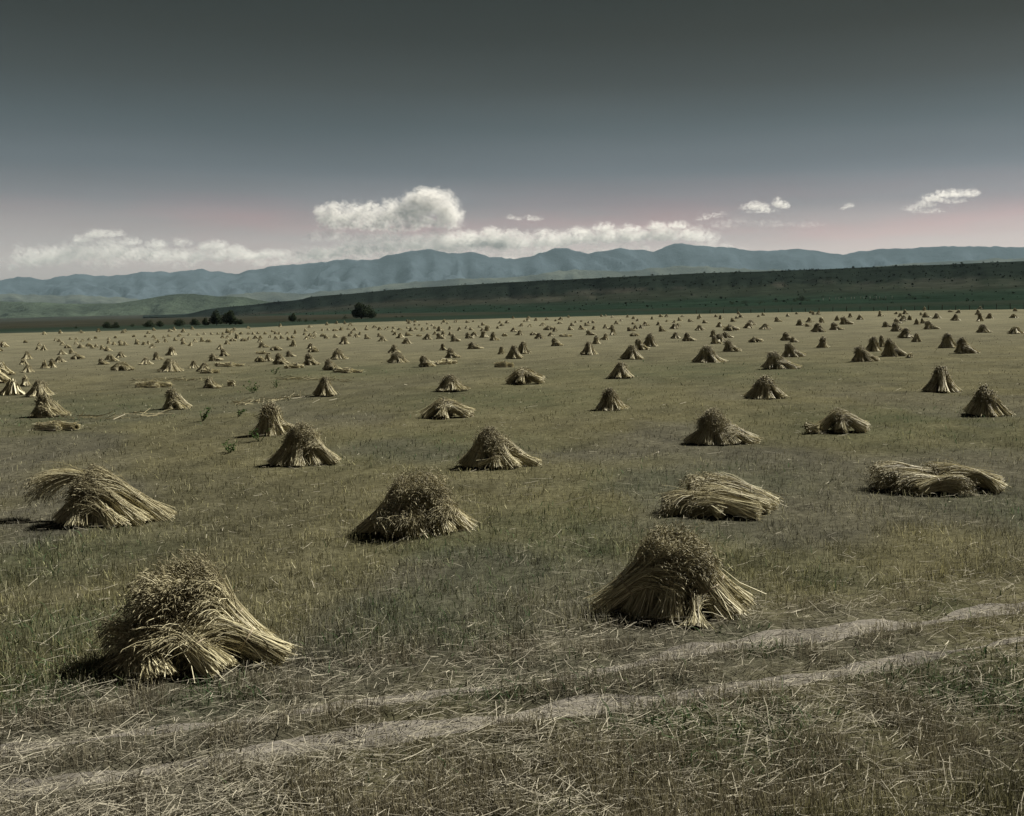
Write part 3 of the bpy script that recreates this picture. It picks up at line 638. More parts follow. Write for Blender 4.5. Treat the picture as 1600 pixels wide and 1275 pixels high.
SHOCKS = [
    (-16.36, 36.06, 1.39, 0.8, 'S', 0, 19, 'conical grain shock with dark left side, front of the pair by the left edge', 0),
    (-21.17, 45.84, 1.49, 0.71, 'R', 0, 83, 'grain shock with pale foot close behind the conical one by the left edge', 0),
    (-25.31, 53.27, 0.38, 0.45, 'N', 2, 6, 'tiny distant grain shock in the front rows below the bushes at the far left', 1),
    (-31.44, 66.52, 0.95, 0.46, 'R', 1, 68, 'rounded grain shock well behind and left of the conical shock at left', 0),
    (-41.84, 88.34, 0.99, 0.71, 'R', 1, 46, 'peaked grain shock well behind and left of the conical shock at left', 0),
    (-37.22, 78.08, 0.48, 0.45, 'T', 2, 7, 'tiny distant grain shock in the front rows below the bushes at the far left', 1),
    (-32.64, 71.45, 0.44, 0.45, 'N', 2, 64, 'tiny distant grain shock in the front rows below the bushes at the far left', 1),
    (-32.39, 72.02, 0.66, 0.65, 'N', 1, 27, 'narrow upright grain shock well behind the conical shock at left', 0),
    (-35.49, 80.37, 0.98, 0.52, 'R', 1, 11, 'rounded grain shock well behind the conical shock at left', 0),
    (-36.54, 86.11, 1.14, 0.45, 'L', 1, 55, 'tiny distant grain shock in the front rows below the bushes at the far left', 1),
    (-42.9, 97.69, 0.99, 0.48, 'R', 1, 8, 'tiny distant grain shock in the front rows below the bushes at the far left', 1),
    (-42.94, 99.88, 0.81, 0.45, 'S', 2, 11, 'tiny distant grain shock in the front rows below the bushes at the far left', 1),
    (-52.97, 114.42, 0.46, 0.45, 'T', 2, 54, 'tiny distant grain shock in the front rows below the bushes at the far left', 1),
    (-51.79, 113.23, 0.81, 0.57, 'R', 2, 72, 'tiny distant grain shock in the front rows below the bushes at the far left', 1),
    (-58.03, 132.15, 0.81, 0.53, 'T', 2, 7, 'tiny distant grain shock in the front rows below the bushes at the far left', 1),
    (-51.61, 118.91, 0.72, 0.45, 'L', 2, 73, 'tiny distant grain shock in the front rows below the bushes at the far left', 1),
    (-67.98, 153.76, 0.78, 0.46, 'T', 2, 50, 'tiny distant grain shock in the middle rows below the bushes at the far left', 2),
    (-56.63, 132.98, 0.54, 0.45, 'R', 2, 71, 'tiny distant grain shock in the front rows below the bushes at the far left', 1),
    (-49.87, 118.51, 1.08, 0.47, 'S', 2, 37, 'tiny distant grain shock in the front rows below the bushes at the far left', 1),
    (-51.3, 124.14, 0.76, 0.45, 'L', 2, 53, 'tiny distant grain shock in the front rows below the bushes at the far left', 1),
    (-44.23, 110.58, 0.79, 0.5, 'S', 2, 71, 'tiny distant grain shock in the front rows below the bushes at the far left', 1),
    (-41.46, 104.99, 0.85, 0.52, 'S', 2, 13, 'tiny distant grain shock in the front rows below the bushes at the far left', 1),
    (-68.82, 161.78, 0.66, 0.45, 'T', 2, 73, 'tiny distant grain shock in the middle rows below the bushes at the far left', 2),
    (-52.84, 134.15, 0.68, 0.45, 'S', 2, 59, 'tiny distant grain shock in the front rows below the bushes at the far left', 1),
    (-47.08, 124.68, 0.63, 0.45, 'S', 2, 23, 'tiny distant grain shock in the front rows below the bushes at the far left', 1),
    (-44.89, 124.91, 0.63, 0.45, 'T', 2, 63, 'tiny distant grain shock in the front rows below the two left round bushes', 3),
    (-39.24, 111.72, 0.91, 0.45, 'R', 2, 36, 'tiny distant grain shock in the front rows below the two left round bushes', 3),
    (-29.78, 89.58, 1.0, 0.81, 'N', 1, 77, 'narrow upright grain shock well behind the dark rounded shock', 0),
    (-33.56, 87.8, 1.07, 0.52, 'R', 1, 15, 'rounded grain shock well behind and left of the dark rounded shock', 0),
    (-32.57, 82.89, 0.84, 0.45, 'T', 1, 53, 'tiny distant grain shock in the front rows below the bushes at the far left', 1),
    (-29.97, 74.92, 0.84, 0.45, 'S', 1, 96, 'tiny distant grain shock in the front rows below the bushes at the far left', 1),
    (-31.06, 79.68, 0.49, 0.45, 'S', 2, 19, 'tiny distant grain shock in the front rows below the bushes at the far left', 1),
    (-25.02, 65.73, 1.54, 0.57, 'L', 0, 62, 'low spread grain shock behind and left of the dark rounded shock', 0),
    (-26.24, 73.33, 1.12, 0.5, 'R', 1, 5, 'rounded grain shock well left of the two-humped shock', 0),
    (-28.05, 80.68, 0.82, 0.64, 'N', 1, 85, 'narrow upright grain shock well behind and left of the dark rounded shock', 0),
    (-20.86, 62.55, 1.65, 0.8, 'R', 0, 97, 'low broad shock spread out near the pale strewn heap, above the rounded one', 0),
    (-17.12, 49.01, 1.89, 0.36, 'P', 0, 71, 'flat pale heap of sheaves behind and left of the dark rounded shock', 0),
    (-12.51, 37.92, 1.04, 0.76, 'S', 0, 40, 'dark rounded grain shock with bright straw sloping down its right side, left of the weeds', 0),
    (-46.74, 142.11, 0.72, 0.5, 'S', 2, 88, 'tiny distant grain shock in the front rows below the two left round bushes', 3),
    (-39.42, 122.89, 0.75, 0.45, 'S', 2, 76, 'tiny distant grain shock in the front rows below the two left round bushes', 3),
    (-45.67, 134.89, 0.69, 0.45, 'R', 2, 89, 'tiny distant grain shock in the front rows below the two left round bushes', 3),
    (-7.65, 41.85, 1.11, 0.78, 'R', 0, 59, 'black hump-backed grain shock at the end of the raked straw line', 0),
    (-13.98, 47.47, 0.87, 0.45, 'S', 1, 21, 'rounded grain shock behind and right of the dark rounded shock', 0),
    (-13.28, 48.35, 0.39, 0.3, 'B', 2, 78, 'small dark lump of straw behind and right of the dark rounded shock', 0),
    (-18.63, 61.97, 0.94, 0.52, 'R', 1, 63, 'rounded grain shock well left of the black humped shock', 0),
    (-20.66, 66.48, 0.74, 0.45, 'R', 1, 27, 'tiny distant grain shock in the front rows below the big dark tree clump', 4),
    (-17.73, 60.21, 1.22, 0.3, 'P', 1, 98, 'flat pale heap of sheaves behind and right of the dark rounded shock', 0),
    (-22.23, 76.39, 1.09, 0.57, 'S', 1, 16, 'rounded grain shock well behind and right of the dark rounded shock', 0),
    (-23.81, 84.49, 0.86, 0.63, 'S', 1, 50, 'peaked grain shock well left of the two-humped shock', 0),
    (-28.82, 101.17, 0.82, 0.56, 'R', 2, 63, 'tiny distant grain shock in the front rows below the big dark tree clump', 4),
    (-32.95, 118.39, 0.84, 0.47, 'R', 2, 21, 'tiny distant grain shock in the front rows below the big dark tree clump', 4),
    (-40.76, 146.72, 0.75, 0.52, 'R', 2, 51, 'tiny distant grain shock in the front rows below the big dark tree clump', 4),
    (-39.04, 145.34, 0.89, 0.73, 'N', 2, 17, 'tiny distant grain shock in the front rows below the big dark tree clump', 4),
    (-35.91, 131.69, 0.94, 0.45, 'L', 2, 55, 'tiny distant grain shock in the front rows below the big dark tree clump', 4),
    (-34.16, 130.35, 0.93, 0.45, 'L', 2, 70, 'tiny distant grain shock in the front rows below the big dark tree clump', 4),
    (-25.44, 104.37, 1.17, 0.52, 'S', 1, 90, 'tiny distant grain shock in the front rows below the big dark tree clump', 4),
    (-30.44, 123.6, 0.63, 0.45, 'R', 2, 45, 'tiny distant grain shock in the front rows below the big dark tree clump', 4),
    (-21.82, 94.67, 1.25, 0.45, 'L', 1, 87, 'tiny distant grain shock in the front rows below the big dark tree clump', 4),
    (-17.47, 73.34, 0.89, 0.54, 'R', 1, 29, 'peaked grain shock left of the two-humped shock', 0),
    (-17.82, 72.34, 0.73, 0.45, 'L', 2, 19, 'tiny distant grain shock in the front rows below the big dark tree clump', 4),
    (-21.08, 86.86, 1.32, 0.3, 'P', 2, 10, 'flat pale heap of sheaves left of the two-humped shock', 0),
    (-15.56, 68.56, 1.18, 0.75, 'S', 1, 19, 'peaked grain shock behind and left of the black humped shock', 0),
    (-13.5, 63.59, 1.29, 0.37, 'P', 1, 29, 'flat pale heap of sheaves just left of the two-humped shock', 0),
    (-17.45, 80.28, 0.82, 0.45, 'S', 1, 1, 'tiny distant grain shock in the front rows between the tree clump and lone tree', 5),
    (-22.41, 105.05, 0.75, 0.74, 'N', 2, 62, 'tiny distant grain shock in the front rows between the tree clump and lone tree', 5),
    (-19.16, 97.74, 0.99, 0.53, 'T', 1, 23, 'tiny distant grain shock in the front rows between the tree clump and lone tree', 5),
    (-17.19, 88.61, 0.99, 0.45, 'L', 2, 33, 'tiny distant grain shock in the front rows between the tree clump and lone tree', 5),
    (-13.25, 66.89, 1.09, 0.76, 'S', 1, 0, 'peaked grain shock just left of the two-humped shock', 0),
    (-10.82, 60.88, 1.11, 0.66, 'S', 0, 53, 'dark two-humped grain shock in the left middle distance behind the hump-backed one', 0),
    (-12.55, 73.99, 1.35, 0.81, 'T', 0, 47, 'peaked grain shock just behind the two-humped shock', 0),
    (-18.09, 109.62, 1.0, 0.82, 'N', 1, 78, 'tiny distant grain shock in the front rows below the lone dark tree', 6),
    (-40.29, 132.91, 0.67, 0.67, 'N', 2, 72, 'tiny distant grain shock in the front rows below the big dark tree clump', 4),
    (-38.42, 129.55, 0.79, 0.45, 'L', 2, 40, 'tiny distant grain shock in the front rows below the big dark tree clump', 4),
    (-39.51, 122.92, 0.62, 0.45, 'S', 2, 88, 'tiny distant grain shock in the front rows below the two left round bushes', 3),
    (-40.63, 131.16, 0.67, 0.45, 'R', 2, 58, 'tiny distant grain shock in the front rows below the big dark tree clump', 4),
    (-35.7, 142.61, 1.01, 0.5, 'T', 2, 50, 'tiny distant grain shock in the front rows below the big dark tree clump', 4),
    (-31.15, 135.12, 0.69, 0.45, 'R', 2, 7, 'tiny distant grain shock in the front rows below the big dark tree clump', 4),
    (-31.23, 138.83, 0.7, 0.49, 'S', 2, 8, 'tiny distant grain shock in the front rows between the tree clump and lone tree', 5),
    (-28.36, 129.89, 0.66, 0.46, 'S', 2, 56, 'tiny distant grain shock in the front rows between the tree clump and lone tree', 5),
    (-39.71, 171.86, 0.7, 0.52, 'S', 2, 76, 'tiny distant grain shock in the middle rows below the big dark tree clump', 7),
    (-36.25, 165.25, 0.84, 0.5, 'R', 2, 0, 'tiny distant grain shock in the middle rows between the tree clump and lone tree', 8),
    (-35.53, 167.78, 0.68, 0.76, 'N', 2, 72, 'tiny distant grain shock in the middle rows between the tree clump and lone tree', 8),
    (-44.96, 167.05, 0.68, 0.5, 'S', 2, 78, 'tiny distant grain shock in the middle rows below the big dark tree clump', 7),
    (-29.58, 150.14, 0.91, 0.45, 'R', 2, 15, 'tiny distant grain shock in the middle rows between the tree clump and lone tree', 8),
    (-31.64, 163.98, 0.67, 0.5, 'R', 2, 62, 'tiny distant grain shock in the middle rows between the tree clump and lone tree', 8),
    (-26.13, 130.24, 0.79, 0.45, 'R', 2, 61, 'tiny distant grain shock in the front rows between the tree clump and lone tree', 5),
    (-26.36, 134.83, 0.82, 0.47, 'R', 2, 39, 'tiny distant grain shock in the front rows between the tree clump and lone tree', 5),
    (-38.12, 189.07, 0.77, 0.57, 'S', 2, 13, 'tiny distant grain shock in the middle rows between the tree clump and lone tree', 8),
    (-26.79, 144.95, 0.88, 0.45, 'L', 2, 95, 'tiny distant grain shock in the front rows between the tree clump and lone tree', 5),
    (-24.38, 134.08, 0.82, 0.54, 'S', 2, 94, 'tiny distant grain shock in the front rows between the tree clump and lone tree', 5),
    (-23.7, 137.24, 0.84, 0.48, 'S', 2, 61, 'tiny distant grain shock in the front rows between the tree clump and lone tree', 5),
    (-32.28, 186.96, 1.14, 0.47, 'L', 2, 2, 'tiny distant grain shock in the middle rows between the tree clump and lone tree', 8),
    (-18.63, 67.68, 2.06, 0.3, 'P', 1, 28, 'flat pale heap of sheaves well behind and left of the black humped shock', 0),
    (-2.55, 43.11, 1.44, 0.68, 'T', 0, 69, 'jagged dark grain shock with pale sheaf tail to the right, mid field', 0),
    (-7.59, 67.82, 1.45, 0.73, 'T', 0, 42, 'rounded grain shock right of the two-humped shock', 0),
    (-5.23, 61.91, 1.07, 0.67, 'S', 1, 78, 'peaked grain shock behind and left of the jagged dark shock', 0),
    (-4.16, 63.84, 1.69, 0.36, 'P', 1, 97, 'flat pale heap of sheaves left of the middle cluster shock', 0),
    (-4.31, 72.36, 1.1, 0.68, 'S', 1, 30, 'peaked grain shock left of the middle cluster shock', 0),
    (-9.51, 82.78, 1.18, 0.7, 'R', 1, 94, 'peaked grain shock right of the two-humped shock', 0),
    (-5.78, 85.45, 0.78, 0.6, 'N', 1, 29, 'tiny distant grain shock in the front rows just right of the lone tree', 9),
    (-3.28, 86.89, 1.41, 0.6, 'S', 1, 66, 'rounded grain shock left of the middle cluster shock', 0),
    (-17.78, 108.62, 1.21, 0.87, 'R', 1, 45, 'peaked grain shock behind the two-humped shock', 0),
    (-9.22, 57.75, 1.88, 0.32, 'P', 1, 93, 'flat pale heap of sheaves just right of the two-humped shock', 0),
    (-14.53, 115.24, 1.29, 0.57, 'R', 1, 3, 'tiny distant grain shock in the front rows below the lone dark tree', 6),
    (-17.49, 135.4, 0.96, 0.54, 'S', 2, 60, 'tiny distant grain shock in the front rows below the lone dark tree', 6),
    (-17.98, 126.77, 0.9, 0.64, 'S', 2, 24, 'tiny distant grain shock in the front rows below the lone dark tree', 6),
    (-10.74, 104.57, 1.17, 0.62, 'T', 1, 44, 'tiny distant grain shock in the front rows just right of the lone tree', 9),
    (-20.64, 135.79, 1.1, 0.54, 'R', 2, 92, 'tiny distant grain shock in the front rows below the lone dark tree', 6),
    (-22.57, 142.3, 0.58, 0.45, 'S', 2, 46, 'tiny distant grain shock in the front rows below the lone dark tree', 6),
    (-24.86, 158.81, 0.65, 0.48, 'R', 2, 28, 'tiny distant grain shock in the middle rows below the lone dark tree', 10),
    (-13.75, 126.31, 1.15, 0.7, 'R', 2, 25, 'tiny distant grain shock in the front rows just right of the lone tree', 9),
    (-13.96, 137.24, 1.12, 0.55, 'S', 2, 26, 'tiny distant grain shock in the front rows just right of the lone tree', 9),
    (-16.36, 143.03, 0.73, 0.45, 'R', 2, 79, 'tiny distant grain shock in the front rows below the lone dark tree', 6),
    (-9.73, 117.36, 1.19, 0.7, 'R', 1, 83, 'tiny distant grain shock in the front rows just right of the lone tree', 9),
    (-8.42, 118.99, 1.09, 0.71, 'S', 1, 82, 'tiny distant grain shock in the front rows just right of the lone tree', 9),
    (-8.73, 129.98, 0.79, 0.72, 'N', 2, 10, 'tiny distant grain shock in the front rows just right of the lone tree', 9),
    (-10.48, 139.1, 0.71, 0.45, 'R', 2, 49, 'tiny distant grain shock in the front rows just right of the lone tree', 9),
    (-6.11, 108.11, 1.1, 0.81, 'S', 1, 61, 'peaked grain shock behind and left of the middle cluster shock', 0),
    (-8.07, 134.27, 0.82, 0.47, 'S', 2, 55, 'tiny distant grain shock in the front rows just right of the lone tree', 9),
    (-5.06, 118.2, 1.08, 0.71, 'S', 1, 11, 'tiny distant grain shock in the front rows just right of the lone tree', 9),
    (-4.71, 126.49, 1.16, 0.63, 'R', 2, 59, 'tiny distant grain shock in the front rows just right of the lone tree', 9),
    (-3.31, 120.0, 1.1, 0.84, 'N', 1, 51, 'tiny distant grain shock in the front rows just right of the lone tree', 9),
    (-2.0, 108.33, 1.1, 0.92, 'N', 1, 95, 'narrow upright grain shock behind and left of the middle cluster shock', 0),
    (-16.52, 167.45, 1.02, 0.67, 'S', 2, 21, 'tiny distant grain shock in the middle rows just right of the lone tree', 11),
    (-14.45, 165.12, 0.84, 0.67, 'N', 2, 19, 'tiny distant grain shock in the middle rows just right of the lone tree', 11),
    (-14.49, 176.94, 0.72, 0.53, 'T', 2, 59, 'tiny distant grain shock in the middle rows just right of the lone tree', 11),
    (-19.64, 178.83, 1.09, 0.5, 'T', 2, 60, 'tiny distant grain shock in the middle rows below the lone dark tree', 10),
    (-11.46, 162.0, 1.32, 0.81, 'T', 2, 70, 'tiny distant grain shock in the middle rows just right of the lone tree', 11),
    (-13.95, 185.19, 0.94, 0.46, 'S', 2, 2, 'tiny distant grain shock in the middle rows just right of the lone tree', 11),
    (-10.43, 172.17, 0.7, 0.61, 'N', 2, 83, 'tiny distant grain shock in the middle rows just right of the lone tree', 11),
    (-8.34, 162.03, 0.82, 0.65, 'N', 2, 13, 'tiny distant grain shock in the middle rows just right of the lone tree', 11),
    (-7.88, 177.64, 0.72, 0.54, 'T', 2, 95, 'tiny distant grain shock in the middle rows just right of the lone tree', 11),
    (-6.6, 163.81, 0.83, 0.45, 'S', 2, 55, 'tiny distant grain shock in the middle rows just right of the lone tree', 11),
    (-4.49, 154.21, 0.78, 0.54, 'R', 2, 32, 'tiny distant grain shock in the middle rows just right of the lone tree', 11),
    (-3.76, 153.47, 0.94, 0.93, 'N', 2, 27, 'tiny distant grain shock in the middle rows under the left half of the mesa', 12),
    (-5.9, 206.26, 1.05, 0.73, 'S', 2, 64, 'tiny distant grain shock in the middle rows just right of the lone tree', 11),
    (-10.98, 250.57, 1.27, 0.63, 'S', 2, 68, 'tiny distant grain shock in the back rows just right of the lone tree', 13),
    (-32.21, 193.19, 0.98, 0.68, 'R', 2, 99, 'tiny distant grain shock in the middle rows between the tree clump and lone tree', 8),
    (-28.32, 184.48, 1.12, 0.56, 'R', 2, 99, 'tiny distant grain shock in the middle rows below the lone dark tree', 10),
    (-26.58, 186.73, 0.95, 0.56, 'S', 2, 22, 'tiny distant grain shock in the middle rows below the lone dark tree', 10),
    (-27.86, 207.61, 1.27, 0.58, 'T', 2, 92, 'tiny distant grain shock in the middle rows below the lone dark tree', 10),
    (-23.69, 183.48, 1.12, 0.65, 'R', 2, 71, 'tiny distant grain shock in the middle rows below the lone dark tree', 10),
    (-22.38, 181.92, 0.92, 0.46, 'R', 2, 41, 'tiny distant grain shock in the middle rows below the lone dark tree', 10),
    (3.28, 33.89, 1.03, 0.72, 'T', 0, 61, 'dark dome of a grain shock with a low lump at its left foot', 0),
    (0.55, 46.33, 1.79, 0.73, 'L', 0, 99, 'broad dark grain shock with twin tufts on top, in the middle distance', 0),
    (5.14, 48.34, 1.57, 0.72, 'R', 0, 71, 'grain shock with pale patch on its front and small lump at its left', 0),
    (7.53, 64.65, 1.77, 0.89, 'R', 0, 31, 'humped grain shock with pale streaked feet, front one of the diagonal line of three', 0),
    (9.54, 76.55, 1.17, 0.84, 'S', 1, 35, 'peaked grain shock just behind the line-of-three front shock', 0),
    (11.11, 82.77, 1.51, 1.07, 'R', 0, 98, 'peaked grain shock just behind and right of the line-of-three front shock', 0),
    (5.34, 71.38, 1.52, 0.92, 'R', 0, 64, 'triangular grain shock with white straw at its foot, left of the diagonal line of three', 0),
    (0.15, 68.14, 1.31, 0.88, 'R', 0, 71, 'rounded grain shock at the front of the tight cluster of three in the middle', 0),
    (0.83, 76.23, 1.24, 0.91, 'R', 1, 97, 'peaked grain shock just behind the middle cluster shock', 0),
    (-0.8, 76.09, 0.7, 0.61, 'N', 1, 8, 'narrow upright grain shock just behind the middle cluster shock', 0),
    (-0.43, 58.37, 1.19, 0.63, 'P', 0, 56, 'flat pale heap of sheaves just in front of the middle cluster shock', 0),
    (3.8, 88.59, 1.08, 0.71, 'S', 1, 78, 'peaked grain shock just left of the white-footed shock', 0),
    (7.51, 91.02, 1.02, 0.77, 'N', 1, 64, 'peaked grain shock just behind the white-footed shock', 0),
    (9.23, 101.29, 0.72, 0.71, 'N', 2, 77, 'tiny distant grain shock in the front rows under the middle of the mesa', 14),
    (11.5, 116.53, 1.07, 0.94, 'N', 1, 65, 'narrow upright grain shock behind and right of the white-footed shock', 0),
    (14.07, 144.03, 0.88, 0.72, 'N', 2, 25, 'tiny distant grain shock in the front rows under the middle of the mesa', 14),
    (9.02, 118.89, 1.21, 0.59, 'S', 1, 57, 'tiny distant grain shock in the front rows under the middle of the mesa', 14),
    (2.93, 110.02, 1.23, 0.66, 'T', 1, 68, 'tiny distant grain shock in the front rows under the left half of the mesa', 15),
    (2.56, 124.79, 0.89, 0.45, 'L', 2, 61, 'tiny distant grain shock in the front rows under the left half of the mesa', 15),
    (4.48, 118.51, 0.84, 0.53, 'T', 2, 31, 'tiny distant grain shock in the front rows under the left half of the mesa', 15),
    (0.99, 126.26, 0.9, 0.7, 'N', 2, 89, 'tiny distant grain shock in the front rows under the left half of the mesa', 15),
    (6.05, 115.19, 1.52, 0.51, 'P', 1, 33, 'flat pale heap of sheaves behind and left of the white-footed shock', 0),
    (0.25, 146.41, 1.19, 0.66, 'T', 2, 25, 'tiny distant grain shock in the front rows under the left half of the mesa', 15),
    (3.11, 178.23, 0.91, 0.54, 'R', 2, 17, 'tiny distant grain shock in the middle rows under the left half of the mesa', 12),
    (1.73, 185.18, 1.13, 0.65, 'R', 2, 15, 'tiny distant grain shock in the middle rows under the left half of the mesa', 12),
    (-1.95, 195.65, 0.99, 0.59, 'R', 2, 56, 'tiny distant grain shock in the middle rows under the left half of the mesa', 12),
    (-1.11, 227.2, 1.38, 0.69, 'S', 2, 9, 'tiny distant grain shock in the back rows under the left half of the mesa', 16),
    (5.47, 150.93, 1.99, 0.68, 'L', 1, 85, 'tiny distant grain shock in the middle rows under the left half of the mesa', 12),
    (5.87, 140.27, 0.85, 0.71, 'N', 2, 30, 'tiny distant grain shock in the front rows under the left half of the mesa', 15),
    (5.58, 185.11, 1.32, 0.65, 'R', 2, 9, 'tiny distant grain shock in the middle rows under the left half of the mesa', 12),
    (8.33, 147.27, 0.9, 0.59, 'S', 2, 85, 'tiny distant grain shock in the front rows under the left half of the mesa', 15),
    (10.44, 178.17, 1.09, 0.63, 'S', 2, 15, 'tiny distant grain shock in the middle rows under the left half of the mesa', 12),
    (10.08, 148.84, 1.21, 0.67, 'S', 2, 91, 'tiny distant grain shock in the front rows under the middle of the mesa', 14),
    (12.74, 174.92, 1.07, 0.61, 'S', 2, 18, 'tiny distant grain shock in the middle rows under the middle of the mesa', 17),
    (11.73, 146.74, 0.75, 0.59, 'N', 2, 32, 'tiny distant grain shock in the front rows under the middle of the mesa', 14),
    (15.81, 199.13, 1.01, 0.6, 'S', 2, 59, 'tiny distant grain shock in the middle rows under the middle of the mesa', 17),
    (13.81, 151.6, 0.92, 0.69, 'R', 2, 50, 'tiny distant grain shock in the middle rows under the middle of the mesa', 17),
    (18.65, 182.35, 1.3, 0.73, 'R', 2, 20, 'tiny distant grain shock in the middle rows under the middle of the mesa', 17),
    (15.37, 133.1, 1.22, 0.6, 'S', 2, 20, 'tiny distant grain shock in the front rows under the middle of the mesa', 14),
    (17.32, 143.65, 0.88, 0.58, 'R', 2, 65, 'tiny distant grain shock in the front rows under the middle of the mesa', 14),
    (18.4, 145.91, 0.89, 0.59, 'R', 2, 43, 'tiny distant grain shock in the front rows under the middle of the mesa', 14),
    (21.23, 163.03, 1.32, 0.74, 'R', 2, 25, 'tiny distant grain shock in the middle rows under the middle of the mesa', 17),
    (25.84, 210.8, 0.86, 0.59, 'R', 2, 92, 'tiny distant grain shock in the middle rows under the middle of the mesa', 17),
    (18.5, 126.78, 1.03, 0.76, 'S', 2, 2, 'tiny distant grain shock in the front rows under the middle of the mesa', 14),
    (23.49, 164.36, 0.83, 0.66, 'N', 2, 43, 'tiny distant grain shock in the middle rows under the middle of the mesa', 17),
    (31.51, 230.36, 0.94, 0.7, 'T', 2, 58, 'tiny distant grain shock in the back rows under the middle of the mesa', 18),
    (13.24, 110.76, 1.12, 0.45, 'L', 2, 56, 'tiny distant grain shock in the front rows under the middle of the mesa', 14),
    (9.42, 202.97, 1.24, 0.51, 'L', 2, 90, 'tiny distant grain shock in the middle rows under the left half of the mesa', 12),
    (9.02, 36.48, 1.85, 0.79, 'R', 0, 10, 'tall pointed grain shock spreading into a wide skirt of straw', 0),
    (13.38, 51.7, 1.91, 0.83, 'S', 0, 34, 'grain shock with an upright tuft on its left and long slope to the right', 0),
    (11.21, 59.3, 2.06, 0.96, 'R', 0, 99, 'broad humped grain shock with streaked right slope, beyond the shock with two tails', 0),
    (17.04, 62.54, 1.45, 0.83, 'S', 0, 34, 'dark rounded grain shock right behind the tufted sloping one', 0),
    (23.58, 87.93, 1.3, 0.73, 'S', 1, 54, 'rounded grain shock behind the tufted sloping shock', 0),
    (23.06, 83.99, 0.71, 0.45, 'S', 2, 51, 'tiny distant grain shock in the front rows under the dark shrub row', 19),
    (15.0, 70.45, 1.26, 0.8, 'S', 0, 68, 'peaked grain shock just behind and right of the streaked broad shock', 0),
    (16.74, 84.76, 0.89, 0.7, 'N', 1, 65, 'peaked grain shock just behind the streaked broad shock', 0),
    (17.86, 88.08, 1.39, 0.73, 'T', 1, 63, 'rounded grain shock behind the streaked broad shock', 0),
    (20.08, 102.21, 0.97, 0.74, 'N', 1, 89, 'tiny distant grain shock in the front rows left of the far fence', 20),
    (20.55, 98.28, 1.24, 0.61, 'S', 1, 11, 'rounded grain shock behind and right of the streaked broad shock', 0),
    (20.46, 86.12, 1.27, 0.48, 'L', 1, 35, 'low spread grain shock behind and right of the streaked broad shock', 0),
    (16.05, 100.26, 1.16, 0.62, 'R', 1, 88, 'rounded grain shock behind and right of the line-of-three front shock', 0),
    (15.86, 92.39, 1.27, 0.76, 'S', 1, 54, 'peaked grain shock behind and left of the streaked broad shock', 0),
    (23.42, 127.77, 1.48, 0.73, 'R', 1, 34, 'tiny distant grain shock in the front rows left of the far fence', 20),
    (22.07, 139.2, 1.47, 0.72, 'R', 1, 81, 'tiny distant grain shock in the front rows left of the far fence', 20),
    (24.57, 151.48, 0.96, 0.55, 'R', 2, 33, 'tiny distant grain shock in the middle rows left of the far fence', 21),
    (26.06, 122.12, 2.06, 0.82, 'L', 1, 10, 'low spread grain shock behind and left of the tufted sloping shock', 0),
    (28.78, 141.9, 1.35, 0.74, 'T', 2, 28, 'tiny distant grain shock in the front rows left of the far fence', 20),
    (30.54, 132.35, 1.54, 0.82, 'R', 1, 33, 'rounded grain shock behind and left of the tufted sloping shock', 0),
    (35.11, 150.42, 1.75, 0.78, 'R', 1, 58, 'tiny distant grain shock in the middle rows left of the far fence', 21),
    (30.96, 125.28, 1.59, 0.71, 'R', 1, 43, 'rounded grain shock well behind and left of the cluster front shock', 0),
    (32.74, 109.57, 1.62, 0.97, 'T', 1, 53, 'peaked grain shock behind and left of the cluster front shock', 0),
    (22.26, 73.33, 1.08, 0.83, 'N', 1, 34, 'peaked grain shock left of the smooth cluster shock', 0),
    (39.24, 139.71, 1.18, 0.87, 'T', 1, 16, 'tiny distant grain shock in the front rows under the dark shrub row', 19),
    (46.08, 158.69, 1.17, 0.83, 'R', 2, 67, 'tiny distant grain shock in the middle rows under the dark shrub row', 22),
    (38.36, 132.84, 0.98, 0.48, 'S', 2, 14, 'tiny distant grain shock in the front rows under the dark shrub row', 19),
    (46.16, 152.87, 1.13, 0.88, 'N', 2, 20, 'tiny distant grain shock in the middle rows under the dark shrub row', 22),
    (43.82, 169.02, 1.43, 0.88, 'S', 2, 6, 'tiny distant grain shock in the middle rows under the dark shrub row', 22),
    (32.42, 172.39, 1.09, 0.63, 'S', 2, 25, 'tiny distant grain shock in the middle rows left of the far fence', 21),
    (32.83, 188.9, 1.2, 0.59, 'S', 2, 80, 'tiny distant grain shock in the middle rows left of the far fence', 21),
    (39.67, 218.28, 0.92, 0.69, 'S', 2, 67, 'tiny distant grain shock in the back rows left of the far fence', 23),
    (33.26, 203.72, 1.07, 0.75, 'S', 2, 37, 'tiny distant grain shock in the middle rows left of the far fence', 21),
    (28.85, 181.98, 0.77, 0.48, 'R', 2, 64, 'tiny distant grain shock in the middle rows left of the far fence', 21),
    (42.9, 210.97, 0.89, 0.89, 'N', 2, 86, 'tiny distant grain shock in the middle rows left of the far fence', 21),
    (48.69, 244.53, 1.03, 0.64, 'S', 2, 34, 'tiny distant grain shock in the back rows left of the far fence', 23),
    (38.48, 178.59, 1.13, 0.75, 'S', 2, 2, 'tiny distant grain shock in the middle rows left of the far fence', 21),
    (46.62, 212.71, 0.9, 0.56, 'S', 2, 4, 'tiny distant grain shock in the middle rows left of the far fence', 21),
    (50.53, 226.2, 1.19, 0.83, 'R', 2, 2, 'tiny distant grain shock in the back rows left of the far fence', 23),
    (71.44, 256.78, 1.35, 0.59, 'S', 2, 65, 'tiny distant grain shock in the back rows under the dark shrub row', 24),
    (15.48, 36.97, 1.56, 0.93, 'R', 0, 64, 'large domed black grain shock with white straw at its foot, near the right edge', 0),
